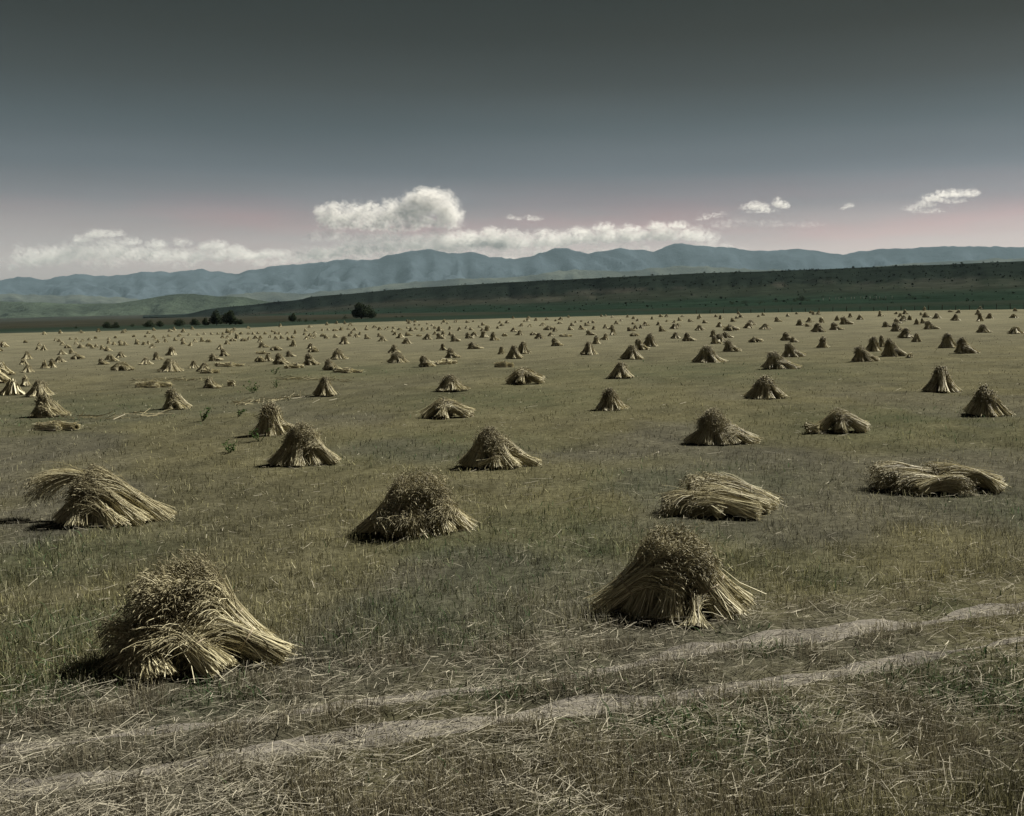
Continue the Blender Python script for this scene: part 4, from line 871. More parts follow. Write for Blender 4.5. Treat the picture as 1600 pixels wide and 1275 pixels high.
    (19.18, 55.97, 1.48, 0.86, 'S', 0, 88, 'front left shock of the close cluster of shocks near the lone small dark clod', 0),
    (22.18, 59.86, 1.39, 1.02, 'S', 0, 29, 'smooth rounded shock at the right of the close cluster beside the small dark clod', 0),
    (23.41, 66.37, 1.12, 0.96, 'N', 0, 43, 'narrow upright grain shock just behind and left of the smooth cluster shock', 0),
    (25.94, 71.85, 0.83, 0.82, 'N', 1, 25, 'narrow upright grain shock just behind the smooth cluster shock', 0),
    (22.56, 58.07, 0.55, 0.3, 'B', 2, 90, 'small dark lump of straw just right of the smooth cluster shock', 0),
    (26.81, 60.76, 1.35, 0.94, 'S', 0, 51, 'round dark grain shock at front of the pair near the right edge', 0),
    (29.0, 68.17, 1.22, 0.99, 'N', 0, 44, 'narrow upright grain shock just behind and left of the round dark pair shock', 0),
    (33.63, 87.4, 1.57, 0.86, 'R', 1, 16, 'rounded grain shock behind the smooth cluster shock', 0),
    (31.29, 79.24, 0.92, 0.7, 'R', 1, 9, 'peaked grain shock just behind and right of the smooth cluster shock', 0),
    (36.52, 115.85, 1.59, 0.84, 'S', 1, 55, 'rounded grain shock behind and left of the smooth cluster shock', 0),
    (45.41, 139.64, 1.91, 1.09, 'S', 1, 7, 'rounded grain shock behind and left of the cluster front shock', 0),
    (52.54, 165.58, 0.87, 0.87, 'N', 2, 10, 'tiny distant grain shock in the middle rows under the dark shrub row', 22),
    (63.41, 192.15, 0.91, 0.91, 'N', 2, 85, 'tiny distant grain shock in the middle rows under the dark shrub row', 22),
    (57.69, 169.69, 1.16, 0.89, 'R', 2, 64, 'tiny distant grain shock in the middle rows near the far fence posts', 25),
    (70.34, 195.64, 0.93, 1.13, 'N', 2, 85, 'tiny distant grain shock in the middle rows near the far fence posts', 25),
    (44.36, 121.43, 1.28, 0.69, 'S', 1, 76, 'tiny distant grain shock in the front rows near the far fence posts', 26),
    (39.42, 104.87, 1.55, 0.92, 'S', 1, 88, 'peaked grain shock behind the smooth cluster shock', 0),
    (51.96, 138.25, 1.31, 0.72, 'S', 2, 5, 'tiny distant grain shock in the front rows near the far fence posts', 26),
    (57.38, 150.12, 1.43, 0.86, 'R', 1, 23, 'tiny distant grain shock in the middle rows near the far fence posts', 25),
    (60.66, 156.13, 0.99, 0.82, 'N', 2, 20, 'tiny distant grain shock in the middle rows near the far fence posts', 25),
    (82.19, 214.17, 1.13, 1.01, 'N', 2, 34, 'tiny distant grain shock in the middle rows near the far fence posts', 25),
    (70.08, 184.89, 0.98, 0.77, 'N', 2, 57, 'tiny distant grain shock in the middle rows near the far fence posts', 25),
    (81.47, 217.05, 1.14, 0.57, 'R', 2, 33, 'tiny distant grain shock in the back rows near the far fence posts', 27),
    (44.59, 109.28, 1.73, 0.9, 'S', 1, 42, 'rounded grain shock behind and left of the round dark pair shock', 0),
    (51.39, 129.98, 0.82, 0.75, 'N', 2, 70, 'tiny distant grain shock in the front rows near the far fence posts', 26),
    (54.04, 134.7, 0.99, 0.7, 'S', 2, 31, 'tiny distant grain shock in the front rows near the far fence posts', 26),
    (67.68, 163.14, 1.38, 0.94, 'R', 2, 39, 'tiny distant grain shock in the middle rows near the far fence posts', 25),
    (70.36, 174.24, 1.47, 0.91, 'S', 2, 45, 'tiny distant grain shock in the middle rows near the far fence posts', 25),
    (78.4, 196.2, 0.83, 0.62, 'S', 2, 0, 'tiny distant grain shock in the middle rows near the far fence posts', 25),
    (108.11, 268.43, 1.27, 0.99, 'N', 2, 42, 'tiny distant grain shock in the back rows near the far fence posts', 27),
    (62.93, 145.4, 1.38, 0.99, 'R', 1, 10, 'tiny distant grain shock in the front rows near the far fence posts', 26),
    (91.93, 210.85, 1.11, 0.77, 'R', 2, 35, 'tiny distant grain shock in the middle rows near the far fence posts', 25),
    (97.84, 228.57, 1.21, 0.48, 'L', 2, 64, 'tiny distant grain shock in the back rows near the far fence posts', 27),
    (63.37, 138.65, 1.17, 1.16, 'N', 1, 83, 'tiny distant grain shock in the front rows near the far fence posts', 26),
    (85.12, 187.1, 1.18, 0.98, 'N', 2, 25, 'tiny distant grain shock in the middle rows near the far fence posts', 25),
    (71.66, 153.59, 1.13, 0.88, 'N', 2, 31, 'tiny distant grain shock in the middle rows near the far fence posts', 25),
    (43.98, 95.55, 1.31, 0.79, 'T', 1, 99, 'peaked grain shock behind and right of the round dark pair shock', 0),
    (124.88, 273.21, 1.15, 0.72, 'R', 2, 11, 'tiny distant grain shock in the back rows near the far fence posts', 27),
    (-3.19, 10.1, 2.02, 0.94, 'H1', 0, 33, 'large grain shock slumped to the right with shaggy dome, nearest the camera on the left', 0),
    (1.78, 11.37, 1.92, 0.88, 'H2', 0, 11, 'large rounded grain shock standing just behind the wheel track, straw fan at its front', 0),
    (-1.5, 15.96, 1.75, 0.85, 'H3', 0, 18, 'wide shaggy grain shock with dark front and bright tousled right shoulder, mid field', 0),
    (-6.77, 17.19, 1.93, 1.06, 'H4', 0, 51, 'long-sloped grain shock with one sheaf flopped out leftwards from its top', 0),
    (-0.42, 22.37, 1.68, 0.78, 'H5', 0, 75, 'grain shock with black left face and pale fringe of straw butts along its foot', 0),
    (-4.85, 23.52, 1.69, 0.92, 'H6', 0, 5, 'pointed triangular grain shock with dark face and one pale sheaf leaning on its right', 0),
    (-6.74, 28.75, 1.11, 0.89, 'N', 0, 50, 'narrow peaked grain shock standing close behind the pointed triangular one', 0),
    (5.07, 25.21, 1.5, 0.8, 'H8', 0, 2, 'low rounded grain shock with two pale straw tails pointing right, behind the fallen heap', 0),
    (3.42, 16.82, 1.84, 0.61, 'H9', 0, 38, 'collapsed grain shock, sheaves fallen in a heap with butts pointing right, behind the track shock', 0),
    (7.57, 18.34, 2.18, 0.47, 'H10', 0, 38, 'flattened grain shock of sheaves lying end to end, at the right of the field', 0),
    (8.55, 26.6, 1.33, 0.58, 'L', 0, 80, 'squat loaf shaped grain shock with a small sheaf lying beside its left end', 0),
    (7.74, 26.34, 0.46, 0.3, 'B', 1, 29, 'small dark lump of straw just left of the loaf shaped shock', 0),
    (-2.1, 32.67, 1.74, 0.61, 'L', 0, 10, 'low wide grain shock crossed by one pale sheaf, straw tail to the right', 0),
    (13.61, 29.43, 1.29, 0.83, 'T', 0, 67, 'brown grain shock cut by the right edge, in front of the domed dark one', 0),
    (-13.91, 31.38, 1.77, 0.3, 'P', 0, 96, 'flat pale heap of sheaves just in front of the conical shock at left', 0),
]
FAR_SHOCKS = [
    (-62.27, 134.94, 0.41, 0.45, 'R', 28), (-72.08, 161.72, 0.49, 0.45, 'R', 28), (-47.25, 115.21, 0.47, 0.45, 'S', 69), (-48.28, 118.89, 0.48, 0.45, 'R', 73), (-72.04, 166.96, 0.51, 0.45, 'S', 47), (-63.4, 151.2, 0.61, 0.45, 'R', 70), (-65.75, 159.32, 0.49, 0.45, 'R', 72), (-69.22, 170.25, 0.52, 0.45, 'L', 7), (-66.04, 170.52, 0.69, 0.45, 'T', 26), (-61.43, 155.94, 0.63, 0.45, 'R', 87), (-49.9, 128.33, 0.52, 0.45, 'T', 54), (-52.86, 138.11, 0.56, 0.45, 'T', 58), (-47.82, 125.12, 0.38, 0.45, 'S', 38), (-51.9, 141.61, 0.58, 0.45, 'S', 10), (-46.93, 128.04, 0.39, 0.45, 'T', 38), (-45.02, 126.71, 0.39, 0.45, 'N', 43), (-45.38, 141.02, 0.57, 0.45, 'R', 74), (-51.6, 148.19, 0.6, 0.45, 'R', 8), (-46.01, 133.11, 0.54, 0.45, 'R', 34), (-54.73, 160.94, 0.49, 0.45, 'R', 7), (-57.85, 172.44, 0.53, 0.45, 'S', 82), (-55.41, 170.3, 0.69, 0.45, 'T', 87), (-64.74, 175.43, 0.71, 0.45, 'L', 57), (-61.89, 172.94, 0.7, 0.45, 'S', 91), (-58.49, 167.01, 0.68, 0.45, 'R', 85), (-72.44, 152.45, 0.77, 0.45, 'L', 44), (-42.65, 150.8, 0.61, 0.45, 'T', 35), (-36.3, 115.68, 0.35, 0.45, 'N', 65), (-46.17, 143.87, 0.44, 0.45, 'T', 83), (-35.35, 137.57, 0.56, 0.45, 'R', 51), (-34.85, 141.79, 0.58, 0.45, 'R', 13), (-34.6, 146.51, 0.6, 0.45, 'R', 81), (-30.04, 140.16, 0.57, 0.45, 'S', 14), (-37.94, 166.78, 0.51, 0.45, 'N', 6), (-45.01, 192.26, 0.59, 0.45, 'S', 68), (-48.63, 177.03, 0.54, 0.45, 'N', 12), (-46.24, 174.78, 0.71, 0.45, 'L', 3), (-44.59, 173.2, 0.7, 0.45, 'R', 26), (-43.53, 172.14, 0.52, 0.45, 'T', 48), (-43.61, 175.63, 0.54, 0.45, 'S', 81), (-41.35, 171.42, 0.7, 0.45, 'S', 44), (-32.03, 158.09, 0.64, 0.45, 'T', 46), (-27.58, 142.95, 0.44, 0.45, 'N', 10), (-35.23, 190.08, 0.58, 0.48, 'N', 88), (-34.89, 194.07, 0.59, 0.45, 'S', 66), (-31.73, 190.48, 0.58, 0.45, 'S', 67), (-53.71, 175.12, 0.71, 0.45, 'S', 18), (-55.84, 177.08, 0.72, 0.45, 'T', 3), (-56.5, 174.38, 0.53, 0.45, 'T', 38), (-55.07, 183.19, 0.56, 0.45, 'R', 89), (-53.26, 181.46, 0.55, 0.45, 'S', 66), (-51.74, 180.0, 0.55, 0.45, 'S', 21), (-50.48, 178.8, 0.54, 0.45, 'S', 98), (-22.31, 150.27, 0.61, 0.45, 'R', 29), (-18.95, 162.77, 0.66, 0.45, 'T', 0), (-12.04, 132.92, 0.81, 0.3, 'P', 10), (-16.92, 179.79, 0.73, 0.45, 'S', 3), (-19.64, 192.15, 0.78, 0.45, 'S', 78), (-22.72, 195.95, 0.8, 0.45, 'S', 19), (-16.79, 215.64, 0.88, 0.45, 'R', 92), (-5.93, 184.49, 0.75, 0.46, 'S', 27), (-4.19, 182.17, 0.56, 0.45, 'S', 97), (-2.37, 170.85, 0.69, 0.45, 'T', 41), (-1.91, 194.67, 0.79, 0.49, 'S', 69), (-2.7, 228.43, 0.7, 0.58, 'N', 53), (-20.6, 227.46, 0.69, 0.46, 'S', 7), (-19.96, 240.73, 0.73, 0.45, 'S', 58), (-15.21, 240.95, 0.73, 0.45, 'T', 66), (-16.58, 243.14, 0.74, 0.45, 'R', 64), (-10.09, 267.39, 0.81, 0.49, 'S', 67), (-21.8, 229.21, 0.7, 0.45, 'T', 2), (-31.54, 196.95, 0.8, 0.45, 'S', 77), (-31.75, 223.85, 0.68, 0.45, 'S', 60), (-24.61, 203.38, 0.83, 0.45, 'T', 67), (-0.91, 122.37, 0.62, 0.45, 'L', 66), (13.09, 210.64, 0.86, 0.45, 'S', 95), (21.05, 178.41, 0.72, 0.45, 'S', 40), (10.31, 240.48, 0.98, 0.53, 'R', 49), (5.96, 258.73, 0.79, 0.73, 'N', 42), (3.15, 244.73, 1.24, 0.49, 'L', 66), (14.99, 200.34, 0.61, 0.45, 'T', 37), (15.08, 222.63, 0.68, 0.45, 'T', 8), (22.99, 216.17, 0.66, 0.45, 'R', 29), (54.78, 227.52, 0.96, 0.52, 'T', 70), (79.34, 270.3, 0.86, 0.62, 'R', 31), (43.23, 259.79, 1.1, 0.49, 'R', 13), (41.06, 282.52, 1.19, 0.65, 'R', 84), (29.44, 194.83, 0.62, 0.45, 'R', 69),
]


def place_shock(x, y, w, h, kind, lod, seed, label, group):
    r = random.Random(seed*7919+int(x*100)+int(y*10))
    name = {'P': 'sheaf_heap', 'B': 'fallen_sheaf', 'H9': 'collapsed_shock', 'H10': 'collapsed_shock'}.get(kind, 'grain_shock')
    cat = {'P': 'sheaf heap', 'B': 'sheaf'}.get(kind, 'grain shock')
    dl = {0: 0 if y < 28 else 1, 1: 2, 2: 3}[lod]
    rz = {'R': r.uniform(-3, 3), 'N': r.uniform(-3, 3), 'T': r.uniform(-.8, .8), 'B': r.uniform(-3, 3), 'P': r.uniform(-.5, .5)}.get(kind, r.uniform(-.35, .35))
    if kind.startswith('H'): rz = 0
    me, W, Hh = kit(kind, dl, seed)
    sx = min(max(w/W, .45), 1.35); sz = min(max(h/Hh, .5), 1.4); sy = .5*(sx+min(sz, sx*1.2))
    if kind.startswith('H'): sx = sy = 1.0; sz = .95
    if kind in 'RN': sx = sy = .5*(sx+sy)
    loc = (x, y, float(gz(x, y))-.01)
    if dl >= 3:
        o = link(name, me); o.location = loc; o.rotation_euler = (r.uniform(-.07, .07), r.uniform(-.07, .07), rz); o.scale = (sx, sy, sz)
        return prop(o, label, cat, group)
    e = empty(name, loc, rz)
    if not kind.startswith('H'): e.rotation_euler = (r.uniform(-.05, .05), r.uniform(-.05, .05), rz)
    e.scale = (sx, sy, sz)
    prop(e, label, cat, group)
    for ms, mear, mtw in me:
        s = bpy.data.objects.new('sheaf', ms); s.parent = e; col.objects.link(s)
        if mear:
            o = bpy.data.objects.new('ears', mear); o.parent = s; o['kind'] = 'stuff'; col.objects.link(o)
        if dl < 2:
            o = bpy.data.objects.new('binder_twine', mtw); o.parent = s; col.objects.link(o)
    return e

for (x, y, w, h, kind, lod, seed, label, g) in SHOCKS:
    place_shock(x, y, w, h, kind, lod, seed, label, GROUPS[g])

# the rest of the far rows, past the first three hundred, as one mass
rng = np.random.default_rng(5)
extra = list(FAR_SHOCKS)
for k in range(150):                                      # the same rows carry on outside the plate's edges and thicken at the far fence
    side = k % 3
    if side == 2:
        u = rng.uniform(-.47, .3); y = field_edge(u)*rng.uniform(.72, .97)
    else:
        u = rng.uniform(.487, .75)*(1 if side else -1); y = rng.uniform(45, 230)
    extra.append((u*y, y, rng.uniform(.9, 1.5), rng.uniform(.6, .95), 'RSRT'[k % 4], int(rng.integers(90))))
V, Q, T, A = [], [], [], []
nv = 0
for (x, y, w, h, kind, seed) in extra:
    me, W, Hh = kit(kind, 4, seed)
    co = np.empty(len(me.vertices)*3, np.float32); me.vertices.foreach_get('co', co); co = co.reshape(-1, 3)
    a = rng.uniform(-3, 3) if kind in 'RN' else rng.uniform(-.4, .4)
    s = np.array((np.clip(w/W, .4, 1.3), np.clip(w/W, .4, 1.3), np.clip(h/Hh, .5, 1.3)))
    c2 = co*s; c3 = np.stack([c2[:, 0]*math.cos(a)-c2[:, 1]*math.sin(a), c2[:, 0]*math.sin(a)+c2[:, 1]*math.cos(a), c2[:, 2]], -1)
    ls = np.array([p.loop_start for p in me.polygons]); lt = np.array([p.loop_total for p in me.polygons])
    vi = np.empty(len(me.loops), np.int32); me.loops.foreach_get('vertex_index', vi)
    q = ls[lt == 4]; t = ls[lt == 3]
    Q.append(np.stack([vi[q+i] for i in range(4)], -1)+nv)
    T.append(np.stack([vi[t+i] for i in range(3)], -1)+nv)
    tn = np.empty(len(co), np.float32); me.attributes['tone'].data.foreach_get('value', tn)
    V.append(c3+np.array((x, y, float(gz(x, y))))); A.append(tn); nv += len(co)
prop(link('far_shocks', mesh_np('far_shocks', np.concatenate(V), np.concatenate(Q), np.concatenate(T), {'tone': np.concatenate(A)}), M_STRAW), 'faint specks of grain shocks filling the farthest rows', 'grain shocks', kind='stuff')

# ------------------------------------------------------------------ stubble, loose straw and green growth
SHOCK_XY = np.array([(s[0], s[1], .36*s[2]) for s in SHOCKS if s[1] < 60])
def in_shock(x, y, f=1.0):
    m = np.zeros(len(x), bool)
    for sx, sy, sr in SHOCK_XY:
        m |= ((x-sx)**2+(y-sy)**2) < (sr*f)**2
    return m

def field_points(rng, n, y0, y1, cap):
    """points whose density thins out with the cube of distance, as the eye resolves it"""
    q = rng.uniform(0, 1, n)
    y = 1/np.sqrt(1/y0**2 + q*(1/y1**2-1/y0**2))          # pdf ~ y^-3 before the widening strip
    u = rng.uniform(-.62, .62, n)
    x = u*(y+5.0)+rng.normal(0, .5, n)
    return x, y

def blades(rng, x, y, hgt, wid, lean, tint, nseg=1, curl=.3, z_off=0.0):
    n = len(x)
    z = gz(x, y)+z_off
    a = rng.uniform(0, 2*np.pi, n)
    ln = np.abs(rng.normal(0, lean, n))
    d = np.stack([np.cos(a)*np.sin(ln), np.sin(a)*np.sin(ln), np.cos(ln)], -1)
    b = rng.uniform(0, 2*np.pi, n)
    s = np.stack([np.cos(b), np.sin(b), np.zeros(n)], -1)*(wid/2)[:, None]
    P0 = np.stack([x, y, z-.01], -1); P1 = P0+d*hgt[:, None]
    if nseg == 1:
        V = np.stack([P0-s, P0+s, P1+s*.75, P1-s*.75], 1).reshape(-1, 3)
        Q = (np.arange(n)*4)[:, None]+np.arange(4)[None]
        return V, Q, np.repeat(tint, 4, axis=0)
    Pm = P0+d*hgt[:, None]*.55
    P1 = P1 + np.stack([np.cos(a), np.sin(a), -.6*np.ones(n)], -1)*(hgt*curl)[:, None]
    V = np.stack([P0-s, P0+s, Pm-s*.9, Pm+s*.9, P1-s*.2, P1+s*.2], 1).reshape(-1, 3)
    o = (np.arange(n)*6)[:, None]
    Q = np.stack([o+np.array([0, 1, 3, 2]), o+np.array([2, 3, 5, 4])], 1).reshape(-1, 4)
    return V, Q, np.repeat(tint, 6, axis=0)

def rut_weight(x, y):
    da, db = rut_dist(x, y)
    k = np.abs(x) < 25
    return np.maximum(np.exp(-(da/.26)**4), np.exp(-(db/.26)**4))*k, (da, db)

rng = np.random.default_rng(11)
x, y = field_points(rng, 680000, 4.6, 120, 900)
w, (da, db) = rut_weight(x, y)
clump = fbm(x*2.2, y*2.2, 61, 3)
near_track = ((da < .9) & (db > -2.2))
keep = (rng.uniform(0, 1, len(x)) > w*.86) & ~in_shock(x, y, .66) & (rng.uniform(0, 1, len(x)) < np.where(near_track & (y < 16), np.clip((clump-.36)*3.4, .10, 1), np.clip(.55+(clump-.4)*2.2, .25, 1)))
x, y = x[keep], y[keep]; clump = clump[keep]; n = len(x)
bt = field_tint(x, y)*np.clip(1+rng.normal(0, 1, n)*np.interp(y, [15, 60], [.36, .2]), .35, 2.0)[:, None]*np.interp(y, [9, 12, 18, 25], [1.4, 1.8, 1.75, 1.55])[:, None]
bt[:, 2] *= rng.uniform(.8, 1.15, n)
pl = rng.uniform(0, 1, n) < np.interp(y, [10, 60], [.16, .10]); bt[pl] = bt[pl]*1.5+np.array((.05, .046, .03))
dk = rng.uniform(0, 1, n) < np.interp(y, [10, 22], [.2, .05]); bt[dk] *= .45                                        # random stalks darkened, more of them near the camera
nt_ = ((da[keep] < .9) & (db[keep] > -2.2) & (y < 16))
bt[nt_] = bt[nt_]*.5+np.array((.235, .208, .150))*.5*rng.uniform(.4, 1.5, nt_.sum())[:, None]
hg = rng.uniform(.05, .15, n)*np.interp(y, [9, 14, 40, 110], [1, .78, .62, .4])*np.where(clump > .6, 1.35, 1.0)*np.where(nt_, .8, 1)
wd = np.maximum(rng.uniform(.003, .0065, n), y*.00055)
V, Q, C = blades(rng, x, y, hg, wd, .55, bt)
prop(link('stubble', mesh_np('stubble', V, Q, colour=C), M_BLADES), 'dense cut stubble stalks standing over the whole field', 'stubble', kind='stuff')

# loose straw lying about, thickest along the track and at the foot of the shocks
rng = np.random.default_rng(12)
x, y = field_points(rng, 140000, 4.6, 60, 400)
_, (da, db) = rut_weight(x, y)
band = np.exp(-((da-.35)/.9)**2)+np.exp(-((db+.6)/1.2)**2)
keep = rng.uniform(0, 1, len(x)) < np.clip(.16+.95*band*(y < 22)*np.clip(.3+1.4*fbm(x*1.3, y*1.3, 67, 3)-.2, .15, 1.2), 0, 1)
x, y = x[keep], y[keep]
sx, sy = [], []
for X0, Y0, R0 in SHOCK_XY:
    k = int(np.clip(16000/(Y0*Y0), 8, 190)); a = rng.uniform(0, 2*np.pi, k); rr = R0*rng.uniform(.85, 1.0, k)*np.where(rng.uniform(0, 1, k) < .5, 1.1, rng.uniform(1.2, 2.0, k))
    sx.append(X0+np.cos(a)*rr*1.3); sy.append(Y0+np.sin(a)*rr)
x = np.concatenate([x]+sx); y = np.concatenate([y]+sy); n = len(x)
ln = rng.gamma(2.0, .068, n).clip(.03, .75); a = rng.normal(.25, .9, n); pit = rng.normal(.06, .13, n)
z = gz(x, y)+.02+rng.uniform(0, .07, n)
d = np.stack([np.cos(a)*np.cos(pit), np.sin(a)*np.cos(pit), np.sin(pit)], -1)*(ln/2)[:, None]
P = np.stack([x, y, z], -1); bend = rng.normal(0, .022, (n, 3))*ln[:, None]
sd = unit(np.cross(d, rng.normal(0, 1, (n, 3))+np.array((0, 0, 2.0))))*(np.maximum(rng.uniform(.003, .006, n), y*.0004)/2)[:, None]
V = np.stack([P-d-sd, P-d+sd, P+bend-sd, P+bend+sd, P+d-sd, P+d+sd], 1).reshape(-1, 3)
o = (np.arange(n)*6)[:, None]
Q = np.stack([o+np.array([0, 1, 3, 2]), o+np.array([2, 3, 5, 4])], 1).reshape(-1, 4)
C = np.array((.37, .345, .27))*np.clip(rng.normal(.8, .35, n), .2, 1.5)[:, None]
prop(link('loose_straw', mesh_np('loose_straw', V, Q, colour=np.repeat(C, 6, axis=0)), M_BLADES), 'broken straws littered along the track and round the shocks', 'straw', kind='stuff')

# low green plants grown up through the stubble
rng = np.random.default_rng(13)
x, y = field_points(rng, 110000, 4.6, 75, 300)
g = green_w(x, y); w, _ = rut_weight(x, y)
keep = (rng.uniform(0, 1, len(x)) < np.clip(g*np.where(y < 10.8, 1.8, .9)-.15, 0, 1)+.01) & (w < .5) & ~in_shock(x, y, .9)
x, y = x[keep], y[keep]; n = len(x)
C = np.array((.070, .105, .050))*np.clip(rng.normal(1, .3, n), .4, 1.8)[:, None]; C[:, 0] *= rng.uniform(.8, 1.3, n)
V, Q, C2 = blades(rng, x, y, rng.uniform(.07, .2, n), np.maximum(rng.uniform(.006, .013, n), y*.0008), .5, C, nseg=2)
prop(link('green_undergrowth', mesh_np('green_undergrowth', V, Q, colour=C2), M_BLADES), 'patches of short green weeds growing through the stubble', 'weeds', kind='stuff')

# single leafy weeds standing on the left of the field
def weed(x, y, hh, label, seed, n=70):
    rng = np.random.default_rng(seed)
    e = prop(empty('weed_plant', (x, y, float(gz(x, y)))), label, 'weed', 'leafy green weeds in the stubble')
    sv, sq, lv, lq, cs, cl = [], [], [], [], [], []
    nb = 6
    for b in range(nb):
        a = rng.uniform(0, 6.28); le = rng.uniform(.3, .75); top = np.array((math.cos(a)*le*hh, math.sin(a)*le*hh, hh*rng.uniform(.45, .85)))
        base = np.array((math.cos(a)*.03, math.sin(a)*.03, 0)); s = np.array((-math.sin(a), math.cos(a), 0))*.012
        k = len(sv)*4; sv.append(np.stack([base-s, base+s, top+s*.4, top-s*.4])); sq.append([k, k+1, k+2, k+3])
        s3 = np.array((math.cos(a), math.sin(a), 0))*.012
        k = len(sv)*4; sv.append(np.stack([base-s3, base+s3, top+s3*.4, top-s3*.4])); sq.append([k, k+1, k+2, k+3])
        for j in range(n//nb):
            t = rng.uniform(.25, 1.05); p = base+(top-base)*t
            d = unit(np.append(rng.normal(0, 1, 2), rng.uniform(-.3, .6))); c = unit(np.cross(d, rng.normal(0, 1, 3)))
            l = rng.uniform(.10, .20)*hh; wl = l*.3
            m_ = p+d*l*.5+c*wl; m2 = p+d*l*.5-c*wl; tip = p+d*l-np.array((0, 0, .2*l))
            k = len(lv)*4; lv.append(np.stack([p, m_, tip, m2])); lq.append([k, k+1, k+2, k+3])
            cl.append(np.repeat((np.array((.055, .095, .032))*rng.uniform(.6, 1.7))[None], 4, 0))
    link('stem', mesh_np('stem', np.concatenate(sv), sq, colour=np.full((len(sv)*4, 3), (.07, .09, .04))), M_LEAF, e)
    link('leaves', mesh_np('leaves', np.concatenate(lv), lq, colour=np.concatenate(cl)), M_LEAF, e)
weed(-11.1, 43.9, .6, 'taller dark green weed right of the low spread heap, two upright sprigs', 1, 90)
weed(-10.7, 46.5, .4, 'small green weed just behind the tall dark green weed', 2)
weed(-13.2, 57.0, .5, 'far green weed by the left end of the dark raked straw line', 3, 60)
weed(-9.85, 32.6, .5, 'leafy green weed with spread branches right of the dark rounded shock', 4, 90)
weed(-9.1, 34.0, .42, 'light green weed next to the leafy one, nearer the pointed shock', 5)
weed(-7.05, 25.6, .42, 'bright green weed by itself to the lower left of the pointed shock', 6, 80)
weed(-6.75, 27.4, .4, 'green weed at the left foot of the narrow peaked shock', 7)

# raked lines of straw
def windrow(pts, label, seed, half=.3, n=80):
    rng = np.random.default_rng(seed)
    pts = np.array(pts, float); k = rng.uniform(0, len(pts)-1.001, n); i = k.astype(int); f = (k-i)[:, None]
    c = pts[i]*(1-f)+pts[i+1]*f + rng.normal(0, half*.5, (n, 2))
    ln = rng.uniform(.25, .7, n); ddir = unit(pts[i+1]-pts[i]); a = np.arctan2(ddir[:, 1], ddir[:, 0])+rng.normal(0, .5, n); pit = rng.normal(.1, .22, n)
    z = gz(c[:, 0], c[:, 1])+.03+np.abs(rng.normal(0, .06, n))
    d = np.stack([np.cos(a)*np.cos(pit), np.sin(a)*np.cos(pit), np.sin(pit)], -1)*(ln/2)[:, None]
    P = np.stack([c[:, 0], c[:, 1], z], -1); sd = unit(np.cross(d, rng.normal(0, 1, (n, 3))))*.012
    V = np.stack([P-d-sd, P-d+sd, P+d+sd, P+d-sd], 1).reshape(-1, 3); Q = (np.arange(n)*4)[:, None]+np.arange(4)[None]
    prop(link('straw_windrow', mesh_np('straw_windrow', V, Q, attrs={'tone': np.repeat(rng.uniform(0, .45, n), 4)}), M_STRAW), label, 'straw row', 'raked straw rows on the left of the field')
windrow([(-11.9, 52.3), (-10.5, 51.6), (-9.0, 50.8), (-7.9, 49.6)], 'raked straw row running left from behind the black humped shock', 21)
windrow([(-10.9, 40.0), (-10.2, 38.6), (-9.1, 40.2), (-8.4, 41.4)], 'raked straw row leading up to the foot of the black humped shock', 22)
windrow([(-20.5, 55.0), (-17.6, 54.0), (-15.6, 52.5)], 'straw row lying left of the low spread heap behind the rounded shock', 23)
windrow([(-15.5, 35.2), (-13.5, 34.4), (-11.8, 35.8)], 'scattered straw row right of the conical shock at the left edge', 24, .8, 70)

